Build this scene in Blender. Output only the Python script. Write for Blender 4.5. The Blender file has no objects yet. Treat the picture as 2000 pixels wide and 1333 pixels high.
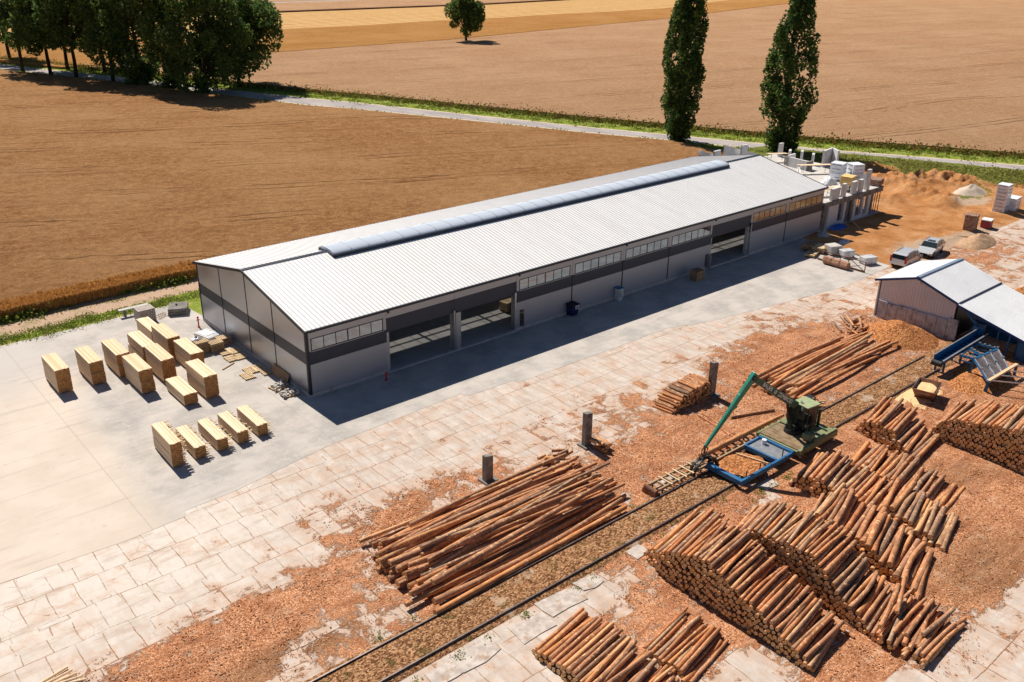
import bpy, math, random
import numpy as np
from mathutils import Vector, Matrix, Euler
random.seed(7); RS = np.random.RandomState(11)
scene = bpy.context.scene
COL = scene.collection
# ---------------------------------------------------------------- camera
FPX, CX, CY, CZ, YAW, PIT, ROL = 1796.678045, -25.828219, -50.648121, 28.807092, 0.862074, 0.417167, 0.012355
def unit(v): v = np.array(v, float); return v/np.linalg.norm(v)
FW = np.array([math.cos(PIT)*math.cos(YAW), math.cos(PIT)*math.sin(YAW), -math.sin(PIT)])
RT = unit(np.cross(FW, [0, 0, 1])); UP = np.cross(RT, FW)
R2 = RT*math.cos(ROL)+UP*math.sin(ROL); U2 = -RT*math.sin(ROL)+UP*math.cos(ROL)
CAM = np.array([CX, CY, CZ])
cd = bpy.data.cameras.new('camera'); cam = bpy.data.objects.new('camera', cd); COL.objects.link(cam)
cd.sensor_width = 36.0; cd.lens = FPX/2000*36.0; cd.clip_start = 0.5; cd.clip_end = 6000
M = Matrix([[R2[i], U2[i], -FW[i], CAM[i]] for i in range(3)]+[[0, 0, 0, 1]])
cam.matrix_world = M; scene.camera = cam
def G(u, v, z=0.0):            # a point of the photograph carried down to the plane of height z
    d = FW*FPX+R2*(u-1000)-U2*(v-666.5); t = (z-CZ)/d[2]; p = CAM+d*t
    return (float(p[0]), float(p[1]), float(z))
def PX(u, v, x):
    d = FW*FPX+R2*(u-1000)-U2*(v-666.5); return CAM+d*(x-CX)/d[0]
def PY(u, v, y):
    d = FW*FPX+R2*(u-1000)-U2*(v-666.5); return CAM+d*(y-CY)/d[1]
# ---------------------------------------------------------------- light
SUN_STRENGTH = 4.8; SKY = 0.04; EXPOSURE = 0.40
sd = unit([0.06, 0.645, 0.765])                    # towards the sun
elev = math.asin(sd[2]); azi = math.atan2(sd[0], sd[1])
sl = bpy.data.lights.new('sun', 'SUN'); sl.energy = SUN_STRENGTH; sl.angle = math.radians(0.5); sl.color = (1.0, 0.92, 0.80)
so = bpy.data.objects.new('sun', sl); COL.objects.link(so)
so.rotation_euler = Vector(sd).to_track_quat('Z', 'Y').to_euler(); so.location = (0, 60, 80)
w = bpy.data.worlds.new('World'); scene.world = w; w.use_nodes = True
wn = w.node_tree; wn.nodes.clear()
wo = wn.nodes.new('ShaderNodeOutputWorld'); wb = wn.nodes.new('ShaderNodeBackground'); ws = wn.nodes.new('ShaderNodeTexSky')
ws.sky_type = 'NISHITA'; ws.sun_disc = False; ws.sun_elevation = elev; ws.sun_rotation = azi; ws.air_density = 1.0; ws.dust_density = 0.6; ws.ozone_density = 5.0
wb.inputs[1].default_value = SKY
wn.links.new(ws.outputs[0], wb.inputs[0]); wn.links.new(wb.outputs[0], wo.inputs[0])
vs = scene.view_settings; vs.view_transform = 'Standard'; vs.look = 'None'; vs.exposure = EXPOSURE; vs.gamma = 1; vs.use_curve_mapping = False
scene.cycles.max_bounces = 6; scene.cycles.transparent_max_bounces = 12
# ---------------------------------------------------------------- node helpers
class NT:
    def __init__(s, name):
        s.m = bpy.data.materials.new(name); s.m.use_nodes = True; s.t = s.m.node_tree; s.t.nodes.clear()
        s.out = s.n('ShaderNodeOutputMaterial')
    def n(s, typ, **kw):
        x = s.t.nodes.new(typ)
        for k, v in kw.items(): setattr(x, k, v)
        return x
    def l(s, a, b): s.t.links.new(a, b)
    def put(s, sock, v):
        if v is None: return
        if hasattr(v, 'links') or isinstance(v, bpy.types.NodeSocket): s.l(v, sock)
        elif isinstance(v, (tuple, list)) and len(v) == 3 and sock.type == 'RGBA': sock.default_value = (*v, 1)
        else: sock.default_value = v
    def coord(s, kind='Object'): return s.n('ShaderNodeTexCoord').outputs[kind]
    def pos(s): return s.n('ShaderNodeNewGeometry').outputs['Position']
    def mapp(s, v, scale=(1, 1, 1), rot=(0, 0, 0), loc=(0, 0, 0)):
        x = s.n('ShaderNodeMapping'); s.l(v, x.inputs[0]); x.inputs['Scale'].default_value = scale; x.inputs['Rotation'].default_value = rot; x.inputs['Location'].default_value = loc
        return x.outputs[0]
    def noise(s, v, scale=1, detail=4, rough=.55, dist=0):
        x = s.n('ShaderNodeTexNoise'); s.l(v, x.inputs['Vector']); x.inputs['Scale'].default_value = scale; x.inputs['Detail'].default_value = detail
        x.inputs['Roughness'].default_value = rough; x.inputs['Distortion'].default_value = dist
        return x.outputs['Fac']
    def vor(s, v, scale=1, out='Color', feature='F1', rand=1):
        x = s.n('ShaderNodeTexVoronoi', feature=feature); s.l(v, x.inputs['Vector']); x.inputs['Scale'].default_value = scale; x.inputs['Randomness'].default_value = rand
        return x.outputs[out]
    def math(s, op, a, b=None, c=None, clamp=False):
        x = s.n('ShaderNodeMath', operation=op, use_clamp=clamp); s.put(x.inputs[0], a); s.put(x.inputs[1], b)
        if c is not None: s.put(x.inputs[2], c)
        return x.outputs[0]
    def rng(s, v, a, b, c=0, d=1, smooth=True):
        x = s.n('ShaderNodeMapRange', interpolation_type='SMOOTHSTEP' if smooth else 'LINEAR'); s.put(x.inputs[0], v)
        for i, k in enumerate((a, b, c, d)): s.put(x.inputs[i+1], k)
        return x.outputs[0]
    def mix(s, f, a, b, mode='MIX'):
        x = s.n('ShaderNodeMix', data_type='RGBA', blend_type=mode); s.put(x.inputs[0], f); s.put(x.inputs[6], a); s.put(x.inputs[7], b)
        return x.outputs[2]
    def ramp(s, f, stops):
        x = s.n('ShaderNodeValToRGB'); s.put(x.inputs[0], f); e = x.color_ramp.elements
        while len(e) < len(stops): e.new(0.5)
        for i, (p, c) in enumerate(stops): e[i].position = p; e[i].color = (*c, 1)
        return x.outputs[0]
    def sep(s, v):
        x = s.n('ShaderNodeSeparateXYZ'); s.l(v, x.inputs[0]); return x.outputs
    def sepc(s, v):
        x = s.n('ShaderNodeSeparateColor'); s.l(v, x.inputs[0]); return x.outputs
    def bump(s, h, strength=.3, dist=.02):
        x = s.n('ShaderNodeBump'); s.put(x.inputs['Height'], h); x.inputs['Strength'].default_value = strength; x.inputs['Distance'].default_value = dist
        return x.outputs[0]
    def island(s): return s.n('ShaderNodeNewGeometry').outputs['Random Per Island']
    def orand(s): return s.n('ShaderNodeObjectInfo').outputs['Random']
    def attr(s, name): x = s.n('ShaderNodeAttribute', attribute_name=name); return x.outputs['Color']
    def bsdf(s, col, rough=.8, metal=0, normal=None, spec=.3, trans=None, coat=0):
        b = s.n('ShaderNodeBsdfPrincipled'); s.put(b.inputs['Base Color'], col); s.put(b.inputs['Roughness'], rough); s.put(b.inputs['Metallic'], metal)
        b.inputs['Specular IOR Level'].default_value = spec; b.inputs['Coat Weight'].default_value = coat
        if normal is not None: s.l(normal, b.inputs['Normal'])
        s.l(b.outputs[0], s.out.inputs[0]); return b
def simple(name, col, rough=.7, metal=0, var=.15, scale=3, spec=.3, bump=0, dirt=None, dscale=1.2, coat=0):
    t = NT(name); p = t.pos()
    n = t.noise(p, scale, 5); c = t.mix(t.rng(n, .3, .7), tuple(x*(1-var) for x in col), tuple(min(1, x*(1+var)) for x in col))
    if dirt: c = t.mix(t.rng(t.noise(p, dscale, 6, .65), .52, .68), c, dirt)
    t.bsdf(c, rough, metal, t.bump(t.noise(p, scale*8, 3), bump) if bump else None, spec, coat=coat)
    return t.m
# ---------------------------------------------------------------- mesh helpers
class MB:
    def __init__(s): s.v = []; s.f = []; s.mi = []
    def quad(s, a, b, c, d, m=0):
        i = len(s.v); s.v += [tuple(a), tuple(b), tuple(c), tuple(d)]; s.f.append((i, i+1, i+2, i+3)); s.mi.append(m)
    def poly(s, pts, m=0):
        i = len(s.v); s.v += [tuple(p) for p in pts]; s.f.append(tuple(range(i, i+len(pts)))); s.mi.append(m)
    def box(s, x0, y0, z0, x1, y1, z1, m=0):
        i = len(s.v)
        s.v += [(x0, y0, z0), (x1, y0, z0), (x1, y1, z0), (x0, y1, z0), (x0, y0, z1), (x1, y0, z1), (x1, y1, z1), (x0, y1, z1)]
        for f in ((0, 3, 2, 1), (4, 5, 6, 7), (0, 1, 5, 4), (1, 2, 6, 5), (2, 3, 7, 6), (3, 0, 4, 7)): s.f.append(tuple(i+k for k in f)); s.mi.append(m)
        return s
    def obox(s, c, sx, sy, sz, rz=0, m=0, tilt=0):       # centre of base, sizes
        R = Matrix.Rotation(rz, 3, 'Z') @ Matrix.Rotation(tilt, 3, 'Y'); i = len(s.v)
        for dz in (0, sz):
            for dx, dy in ((-1, -1), (1, -1), (1, 1), (-1, 1)):
                p = R @ Vector((dx*sx/2, dy*sy/2, dz)); s.v.append((c[0]+p.x, c[1]+p.y, c[2]+p.z))
        for f in ((0, 3, 2, 1), (4, 5, 6, 7), (0, 1, 5, 4), (1, 2, 6, 5), (2, 3, 7, 6), (3, 0, 4, 7)): s.f.append(tuple(i+k for k in f)); s.mi.append(m)
        return s
    def bar(s, a, b, w, h, m=0, up=(0, 0, 1)):
        a = Vector(a); b = Vector(b); d = (b-a).normalized(); u = Vector(up)
        if abs(d.dot(u)) > .98: u = Vector((1, 0, 0))
        r = d.cross(u).normalized(); u = r.cross(d); i = len(s.v)
        for p in (a, b):
            for sx, sy in ((-1, -1), (1, -1), (1, 1), (-1, 1)): s.v.append(tuple(p+r*sx*w/2+u*sy*h/2))
        for f in ((0, 3, 2, 1), (4, 5, 6, 7), (0, 1, 5, 4), (1, 2, 6, 5), (2, 3, 7, 6), (3, 0, 4, 7)): s.f.append(tuple(i+k for k in f)); s.mi.append(m)
        return s
    def tube(s, a, b, r0, r1=None, n=10, m=0, caps=True):
        r1 = r0 if r1 is None else r1; a = Vector(a); b = Vector(b); d = (b-a).normalized(); u = Vector((0, 0, 1))
        if abs(d.dot(u)) > .95: u = Vector((1, 0, 0))
        r = d.cross(u).normalized(); u = r.cross(d); i = len(s.v)
        for p, q in ((a, r0), (b, r1)):
            for k in range(n):
                an = 2*math.pi*k/n; s.v.append(tuple(p+r*math.cos(an)*q+u*math.sin(an)*q))
        for k in range(n): s.f.append((i+k, i+(k+1) % n, i+n+(k+1) % n, i+n+k)); s.mi.append(m)
        if caps:
            s.f.append(tuple(i+n-1-k for k in range(n))); s.mi.append(m); s.f.append(tuple(i+n+k for k in range(n))); s.mi.append(m)
        return s
    def path(s, pts, r, n=8, m=0):
        for a, b in zip(pts, pts[1:]): s.tube(a, b, r, r, n, m)
        return s
    def prism(s, poly, z0, z1, m=0):
        i = len(s.v); n = len(poly)
        s.v += [(p[0], p[1], z0) for p in poly]+[(p[0], p[1], z1) for p in poly]
        s.f.append(tuple(i+n-1-k for k in range(n))); s.mi.append(m); s.f.append(tuple(i+n+k for k in range(n))); s.mi.append(m)
        for k in range(n): s.f.append((i+k, i+(k+1) % n, i+n+(k+1) % n, i+n+k)); s.mi.append(m)
        return s
    def build(s, name, mats, parent=None, smooth=False, bevel=0):
        me = bpy.data.meshes.new(name); me.from_pydata(s.v, [], s.f)
        mats = mats if isinstance(mats, (list, tuple)) else [mats]
        for m in mats: me.materials.append(m)
        if len(mats) > 1: me.polygons.foreach_set('material_index', s.mi)
        if smooth: me.polygons.foreach_set('use_smooth', [True]*len(me.polygons))
        me.validate(); me.update()
        o = bpy.data.objects.new(name, me); COL.objects.link(o)
        if parent is not None: o.parent = parent
        if bevel:
            b = o.modifiers.new('bevel', 'BEVEL'); b.width = bevel; b.segments = 2; b.limit_method = 'ANGLE'
        return o
def npmesh(name, V, F, mats, parent=None, smooth=False, mi=None, attrs=None, uv=None):
    V = np.asarray(V, np.float32); F = np.asarray(F, np.int32); k = F.shape[1]
    me = bpy.data.meshes.new(name); me.vertices.add(len(V)); me.vertices.foreach_set('co', V.ravel())
    me.loops.add(F.size); me.loops.foreach_set('vertex_index', F.ravel())
    me.polygons.add(len(F)); me.polygons.foreach_set('loop_start', np.arange(0, F.size, k, dtype=np.int32)); me.polygons.foreach_set('loop_total', np.full(len(F), k, np.int32))
    if smooth: me.polygons.foreach_set('use_smooth', np.ones(len(F), bool))
    for m in (mats if isinstance(mats, (list, tuple)) else [mats]): me.materials.append(m)
    if mi is not None: me.polygons.foreach_set('material_index', np.asarray(mi, np.int32))
    me.update(calc_edges=True)
    if attrs:
        for nm, arr in attrs.items():
            a = me.color_attributes.new(nm, 'FLOAT_COLOR', 'POINT'); c = np.ones((len(V), 4), np.float32); c[:, :arr.shape[1]] = arr; a.data.foreach_set('color', c.ravel())
    if uv is not None:
        l = me.uv_layers.new(name='UVMap'); l.data.foreach_set('uv', np.asarray(uv, np.float32)[F.ravel()].ravel())
    if name is None: return me
    o = bpy.data.objects.new(name, me); COL.objects.link(o)
    if parent is not None: o.parent = parent
    return o
def tag(o, label=None, cat=None, group=None, kind=None):
    if label: o['label'] = label
    if cat: o['category'] = cat
    if group: o['group'] = group
    if kind: o['kind'] = kind
    return o
def thing(name, label, cat, loc=(0, 0, 0), rz=0, group=None):
    o = bpy.data.objects.new(name, None); COL.objects.link(o); o.location = loc; o.rotation_euler = (0, 0, rz)
    o.empty_display_size = .3
    return tag(o, label, cat, group)
KIDS = {}
def copy_tree(o, parent=None, loc=None, rz=None, label=None):
    c = o.copy(); COL.objects.link(c)
    if parent is not None: c.parent = parent
    if loc is not None: c.location = loc
    if rz is not None: c.rotation_euler = (0, 0, rz)
    if label: c['label'] = label
    for ch in [k for k in ALLOBJ() if k.parent == o]: copy_tree(ch, c)
    return c
def ALLOBJ(): return list(COL.objects)
# value noise
_P = RS.rand(256, 256)
def vnoise(x, y):
    xi = np.floor(x).astype(int); yi = np.floor(y).astype(int); fx = x-xi; fy = y-yi; fx = fx*fx*(3-2*fx); fy = fy*fy*(3-2*fy)
    a = _P[xi % 256, yi % 256]; b = _P[(xi+1) % 256, yi % 256]; c = _P[xi % 256, (yi+1) % 256]; d = _P[(xi+1) % 256, (yi+1) % 256]
    return (a*(1-fx)+b*fx)*(1-fy)+(c*(1-fx)+d*fx)*fy
def fbm(x, y, o=4):
    s = 0; a = .5
    for i in range(o): s = s+a*vnoise(x*2**i+17*i, y*2**i+31*i); a *= .5
    return s/(1-.5**o)
def sst(x, a, b): t = np.clip((x-a)/(b-a), 0, 1); return t*t*(3-2*t)
def grid(xs, ys):
    X, Y = np.meshgrid(xs, ys, indexing='ij'); nx, ny = len(xs), len(ys)
    i = np.arange(nx*ny).reshape(nx, ny); F = np.stack([i[:-1, :-1], i[1:, :-1], i[1:, 1:], i[:-1, 1:]], -1).reshape(-1, 4)
    return X, Y, F
def blob(x, y, cx, cy, rx, ry, rot=0):
    c, s = math.cos(rot), math.sin(rot); dx, dy = x-cx, y-cy; u = (dx*c+dy*s)/rx; v = (-dx*s+dy*c)/ry
    return np.exp(-(u*u+v*v)**1.5)
# ================================================================ MATERIALS
def wheat_mat(name, c0, c1, c2, rot, tram=12.0):
    t = NT(name); p = t.pos(); f = t.math('ADD', t.math('MULTIPLY', t.noise(p, 4.0, 8, .85), .6), t.math('MULTIPLY', t.noise(p, 1.1, 6, .8), .4)); g = t.noise(t.mapp(p, (1, 1, 1)), .05, 4, .6)
    r = t.mapp(p, rot=(0, 0, rot)); st = t.noise(t.mapp(r, (.03, .8, 1)), 1.0, 4, .6)
    c = t.mix(t.rng(f, .40, .60), c0, c1); c = t.mix(t.math('MULTIPLY', t.rng(g, .35, .7), .45), c, c2)
    c = t.mix(t.math('MULTIPLY', t.rng(st, .52, .72), .55), c, c0)
    wob = t.math('MULTIPLY', t.noise(t.mapp(r, (.02, .02, 1)), 1, 2), 14.0)
    y = t.math('ADD', t.sep(r)[1], wob); m = t.math('PINGPONG', y, tram/2)
    d = t.math('ABSOLUTE', t.math('SUBTRACT', m, .9)); line = t.math('SUBTRACT', 1, t.rng(d, .08, .35))
    line = t.math('MULTIPLY', line, t.rng(t.noise(p, .09, 3), .42, .6))
    c = t.mix(t.math('MULTIPLY', line, .55), c, tuple(k*.45 for k in c0))
    h = t.math('SUBTRACT', t.math('ADD', t.math('MULTIPLY', f, 2.2), t.math('MULTIPLY', st, .8)), t.math('MULTIPLY', line, .8))
    t.bsdf(c, .95, 0, t.bump(h, .9, .35), .05); return t.m
M_wheat = wheat_mat('ripe_wheat', (.24, .105, .036), (.52, .275, .12), (.56, .335, .165), math.radians(25), 13)
M_wheat_far = wheat_mat('far_wheat', (.36, .19, .095), (.56, .345, .20), (.58, .37, .225), math.radians(12), 17)
M_gold = wheat_mat('golden_crop', (.34, .15, .04), (.50, .25, .075), (.54, .30, .12), math.radians(12), 30)
t = NT('cut_stubble'); p = t.pos(); r = t.mapp(p, rot=(0, 0, math.radians(-3)))
wv = t.math('PINGPONG', t.math('ADD', t.sep(r)[1], t.math('MULTIPLY', t.noise(t.mapp(r, (.02, .15, 1)), 1, 3), 3.0)), 2.2)
c = t.mix(t.rng(wv, .7, 1.5), (.60, .38, .17), (.36, .19, .065)); c = t.mix(t.math('MULTIPLY', t.rng(t.noise(p, .6, 5), .4, .7), .4), c, (.62, .42, .20))
t.bsdf(c, .95, spec=.05); M_stub = t.m
# grass
def grass_mat(name, a, b, c_):
    t = NT(name); p = t.pos(); f = t.noise(p, 6, 6, .75); c = t.mix(t.rng(f, .3, .7), a, b)
    c = t.mix(t.rng(t.noise(p, .5, 6, .7), .5, .68), c, c_); t.bsdf(c, .95, 0, t.bump(t.noise(p, 12, 5, .8), .8, .1), .05); return t.m
M_grass = grass_mat('grass', (.13, .18, .025), (.30, .36, .06), (.42, .36, .14))
M_soil = grass_mat('soil', (.42, .28, .19), (.60, .44, .33), (.34, .28, .15))
# slab yard
t = NT('slab_yard'); p = t.pos(); P3 = t.sep(p)
wp = t.n('ShaderNodeVectorMath', operation='ADD'); nz = t.n('ShaderNodeTexNoise'); nz.inputs['Scale'].default_value = .5; nz.inputs['Detail'].default_value = 3; t.l(p, nz.inputs['Vector'])
sc = t.n('ShaderNodeVectorMath', operation='SCALE'); t.l(nz.outputs['Color'], sc.inputs[0]); sc.inputs['Scale'].default_value = .34; t.l(p, wp.inputs[0]); t.l(sc.outputs[0], wp.inputs[1]); pw = wp.outputs[0]
def brick(v, w_, h_, mort, off, loc):
    mort = mort*.7
    x = t.n('ShaderNodeTexBrick', offset=off, offset_frequency=2, squash=1.0); t.l(t.mapp(v, loc=loc), x.inputs['Vector'])
    x.inputs['Scale'].default_value = 1; x.inputs['Brick Width'].default_value = w_; x.inputs['Row Height'].default_value = h_; x.inputs['Mortar Size'].default_value = mort
    x.inputs['Mortar Smooth'].default_value = .25; x.inputs['Color1'].default_value = (0, 0, 0, 1); x.inputs['Color2'].default_value = (1, 1, 1, 1); x.inputs['Mortar'].default_value = (.5, .5, .5, 1)
    return x.outputs['Color'], x.outputs['Fac']
bn = brick(pw, 1.2, 2.15, .035, .3, (.1, 7.7, 0)); bw = brick(pw, 1.65, 2.3, .04, .23, (0, .8, 0)); bs = brick(pw, 2.45, 2.45, .035, 0, (2.2, 1.4, 0))
zone = t.rng(t.noise(t.mapp(p, (.09, .28, 1)), 1, 1), .40, .405)
zone = t.math('MULTIPLY', zone, t.rng(P3[1], -25, -24.8))
brnd = t.mix(zone, bw[0], bn[0]); bfac = t.mix(zone, bw[1], bn[1])
zs = t.rng(P3[1], -35.01, -35); brnd = t.mix(zs, bs[0], brnd); bfac = t.mix(zs, bs[1], bfac)
at = t.sepc(t.attr('mask')); chips, warm, dark = at[0], at[1], at[2]
c = t.mix(t.rng(t.noise(t.mapp(pw, (1.6, .45, 1)), 1, 7, .75), .35, .65), (.47, .40, .355), (.60, .545, .505))
c = t.mix(t.math('MULTIPLY', t.rng(t.noise(p, .8, 6, .7), .42, .72), .5), c, (.56, .38, .27))
c = t.mix(t.math('MULTIPLY', t.rng(t.noise(t.mapp(p, (1, 1, 1)), 9, 5, .8), .45, .8), .45), c, (.40, .31, .24))
c = t.mix(t.math('MULTIPLY', warm, .6), c, (.69, .635, .58)); c = t.mix(t.math('MULTIPLY', t.rng(t.noise(t.mapp(p, (.3, 1.2, 1), loc=(9, 9, 0)), 1.2, 8, .75), .48, .66), .5), c, (.38, .27, .20))
crack = t.rng(t.vor(pw, .8, 'Distance', 'DISTANCE_TO_EDGE'), .0, .012)
jn = t.math('MULTIPLY', bfac, t.rng(t.noise(p, .8, 7, .75), .40, .60, .05, 1))
c = t.mix(t.math('MULTIPLY', t.math('SUBTRACT', 1, crack), t.rng(t.noise(p, .35, 3), .47, .60, 0, .8)), c, (.33, .22, .155))
c = t.mix(t.math('MULTIPLY', jn, .85), c, (.30, .18, .11))
big = t.noise(p, .75, 10, .74, .4)
big2 = t.math('MULTIPLY_ADD', t.math('SUBTRACT', big, .5), 1.7, .5); n2 = t.math('SUBTRACT', big2, t.math('MULTIPLY', bfac, .16)); n2 = t.math('ADD', n2, t.math('MULTIPLY', t.math('SUBTRACT', brnd, .5), .22))
n2 = t.math('ADD', n2, t.math('MULTIPLY', t.math('SUBTRACT', t.noise(p, 9, 5, .8), .5), .30)); fac = t.rng(t.math('SUBTRACT', chips, n2), -.05, .05)
stain = t.rng(t.math('SUBTRACT', chips, n2), -.34, .03)
c = t.mix(t.math('MULTIPLY', stain, t.rng(t.noise(t.mapp(p, (.6, 1.5, 1)), 1.6, 7, .75), .35, .65, .25, .75)), c, (.50, .28, .16))
v1 = t.vor(t.mapp(p, (15, 24, 9), rot=(0, 0, .5)), 1, 'Color'); v2 = t.vor(t.mapp(p, (30, 18, 9), rot=(0, 0, -.4)), 1, 'Color')
chipc = t.ramp(t.math('MULTIPLY', t.math('ADD', t.sepc(v1)[0], t.sepc(v2)[1]), .5), [(.12, (.22, .08, .034)), (.38, (.45, .175, .075)), (.62, (.60, .28, .14)), (.9, (.82, .54, .36))])
chipc = t.mix(t.rng(t.noise(p, .55, 7, .7), .42, .66), chipc, t.mix(.6, chipc, (.26, .095, .04))); chipc = t.mix(t.math('MULTIPLY', t.rng(t.noise(t.mapp(p, loc=(40, 3, 0)), .8, 7, .7), .52, .68), .6), chipc, (.62, .40, .27))
drag = t.noise(t.mapp(p, (.22, 1.6, 1), rot=(0, 0, .1)), 1, 7, .7); chipc = t.mix(t.math('MULTIPLY', t.rng(drag, .5, .66), .65), chipc, (.25, .095, .045))
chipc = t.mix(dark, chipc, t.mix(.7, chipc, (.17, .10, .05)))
c = t.mix(fac, c, chipc)
h = t.math('SUBTRACT', t.math('MULTIPLY', t.sepc(v1)[1], t.math('MULTIPLY', fac, 1.0)), t.math('MULTIPLY', jn, 1.0))
h = t.math('ADD', h, t.math('MULTIPLY', big, t.math('MULTIPLY', fac, 3.0)))
t.bsdf(c, .9, 0, t.bump(h, .7, .05), .15); M_yard = t.m
# new concrete yard
t = NT('concrete_yard'); p = t.pos(); P3 = t.sep(p); n = t.noise(p, .35, 6, .6); f = t.noise(p, 18, 4, .7); st = t.noise(t.mapp(p, (.35, 2.2, 1), rot=(0, 0, .12)), 1, 7, .7)
grey = t.mix(t.rng(n, .38, .62), (.37, .35, .335), (.52, .485, .455)); grey = t.mix(t.math('MULTIPLY', t.rng(t.noise(p, 1.1, 9, .8, .8), .50, .62), .45), grey, (.58, .54, .50)); grey = t.mix(t.math('MULTIPLY', t.rng(st, .5, .72), .6), grey, (.60, .53, .48)); grey = t.mix(t.math('MULTIPLY', t.rng(st, .28, .42, 1, 0), .5), grey, (.33, .305, .29))
pale = t.mix(t.rng(t.noise(p, .2, 6, .6), .35, .68), (.59, .505, .43), (.67, .585, .51))
pale = t.mix(t.math('MULTIPLY', t.rng(st, .52, .75), .5), pale, (.60, .44, .35))
pale = t.mix(t.rng(P3[1], 9, 17, 0, .75), pale, (.50, .48, .47))
edge = t.math('ADD', t.math('ADD', P3[0], t.math('MULTIPLY', P3[1], -.06)), t.math('MULTIPLY', t.noise(p, .25, 4), 2.5))
c = t.mix(t.rng(edge, -13.0, -10.2), pale, grey)
sm = t.math('PINGPONG', t.math('ADD', P3[0], 2), 6.0); sy = t.math('PINGPONG', t.math('ADD', P3[1], .4), 3.9)
seam = t.math('MINIMUM', t.rng(sm, .015, .06), t.rng(sy, .015, .05)); c = t.mix(t.math('MULTIPLY', t.math('SUBTRACT', 1, seam), .3), c, (.28, .24, .21))
wn_ = t.n('ShaderNodeTexWave', wave_type='BANDS', bands_direction='X'); t.l(t.mapp(p, rot=(0, 0, .6)), wn_.inputs['Vector']); wn_.inputs['Scale'].default_value = 2.2; wn_.inputs['Distortion'].default_value = 3
c = t.mix(t.math('MULTIPLY', t.math('MULTIPLY', wn_.outputs['Fac'], t.rng(edge, -13, -10)), .14), c, (.60, .57, .55))
trk = t.rng(t.noise(t.mapp(p, (.10, 1.5, 1), rot=(0, 0, -.08)), 1, 6, .75, ), .54, .66); c = t.mix(t.math('MULTIPLY', trk, .38), c, (.34, .29, .26)); c = t.mix(t.math('MULTIPLY', t.rng(t.noise(p, 1.6, 8, .8), .56, .66), .3), c, (.66, .60, .55)); c = t.mix(t.math('MULTIPLY', f, .22), c, (.30, .26, .23)); c = t.mix(t.math('MULTIPLY', t.rng(t.noise(p, .9, 8, .75), .6, .7), .35), c, (.34, .25, .19))
t.bsdf(c, .88, 0, t.bump(t.math('ADD', f, st), .15, .01), .2); M_conc = t.m
# dirt
t = NT('orange_dirt'); p = t.pos(); n = t.noise(p, .35, 8, .65, .4); f = t.noise(p, 7, 6, .75)
at = t.sepc(t.attr('mask'))
c = t.ramp(n, [(.3, (.42, .175, .06)), (.5, (.62, .29, .115)), (.7, (.72, .42, .22))]); c = t.mix(t.math('MULTIPLY', t.rng(f, .45, .75), .5), c, (.36, .155, .06))
c = t.mix(t.rng(t.math('SUBTRACT', at[1], t.noise(p, .8, 8, .75)), -.12, .12), c, (.60, .43, .31))
gr = t.mix(t.rng(f, .35, .65), (.07, .10, .015), (.30, .32, .08)); c = t.mix(t.rng(t.math('SUBTRACT', at[0], t.noise(p, 1.1, 6, .7)), -.05, .05), c, gr)
t.bsdf(c, .95, 0, t.bump(t.math('ADD', t.math('MULTIPLY', n, 2), f), 1.0, .25), .05); M_dirt = t.m
# strip between rails
t = NT('rail_bed'); p = t.pos(); v = t.sepc(t.vor(t.mapp(p, (11, 16, 9)), 1))[0]
c = t.ramp(v, [(.1, (.09, .04, .018)), (.5, (.27, .13, .06)), (.95, (.50, .29, .16))]); c = t.mix(t.rng(t.noise(p, .9, 7, .7), .53, .68), c, t.mix(v, (.06, .045, .015), (.17, .12, .045)))
c = t.mix(t.rng(t.noise(p, .35, 6, .7), .58, .66), c, (.46, .34, .25)); t.bsdf(c, .95, 0, t.bump(v, .8, .05), .05); M_bed = t.m
# asphalt
t = NT('asphalt'); p = t.pos(); c = t.mix(t.rng(t.noise(t.mapp(p, (.4, .1, 1), rot=(0, 0, .4)), 1, 5, .6), .35, .7), (.30, .27, .275), (.42, .38, .37)); t.bsdf(c, .9, spec=.2); M_asph = t.m
# metals
M_roof = simple('white_roof_sheet', (.82, .82, .83), .42, .0, .02, .4, .5)
t = NT('ribbed_roof_sheet'); p = t.pos(); n = t.noise(t.mapp(p, (1.1, .12, 1)), 1, 7, .7); lap = t.rng(t.math('PINGPONG', t.sep(p)[0], 3.0), .0, .03)
c = t.mix(t.rng(n, .35, .7), (.84, .84, .85), (.74, .735, .74)); c = t.mix(t.math('MULTIPLY', t.math('SUBTRACT', 1, lap), .35), c, (.5, .5, .52)); c = t.mix(t.math('MULTIPLY', t.rng(t.noise(p, .5, 6, .7), .55, .75), .3), c, (.66, .63, .60)); t.bsdf(c, t.rng(n, .3, .7, .38, .5), 0, t.bump(t.noise(t.mapp(p, (.6, .2, 1)), 1, 3), .15, .05), .5); M_roof = t.m
M_seam = simple('roof_seam', (.52, .52, .55), .5, 0, .05)
M_panel = simple('grey_wall_panel', (.375, .39, .425), .4, .2, .03, .5, .5)
t = NT('satin_panel'); p = t.pos(); n = t.noise(t.mapp(p, (1, .5, .9)), .7, 3, .5); f = t.noise(p, 30, 2)
t.bsdf(t.mix(n, (.42, .44, .49), (.54, .56, .61)), t.rng(n, .3, .7, .30, .45), .7, t.bump(n, .05, .12), .5); M_gable = t.m
M_band = simple('anthracite_band', (.034, .043, .066), .4, .2, .05)
M_trim = simple('dark_trim', (.028, .032, .045), .45, .2, .05)
M_conc2 = simple('cast_concrete', (.52, .50, .48), .85, 0, .12, 1.5, .2, .15, (.40, .37, .34))
M_conc_old = simple('weathered_concrete', (.22, .205, .195), .9, 0, .25, 2.5, .1, .3, (.12, .11, .105), 2)
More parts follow.
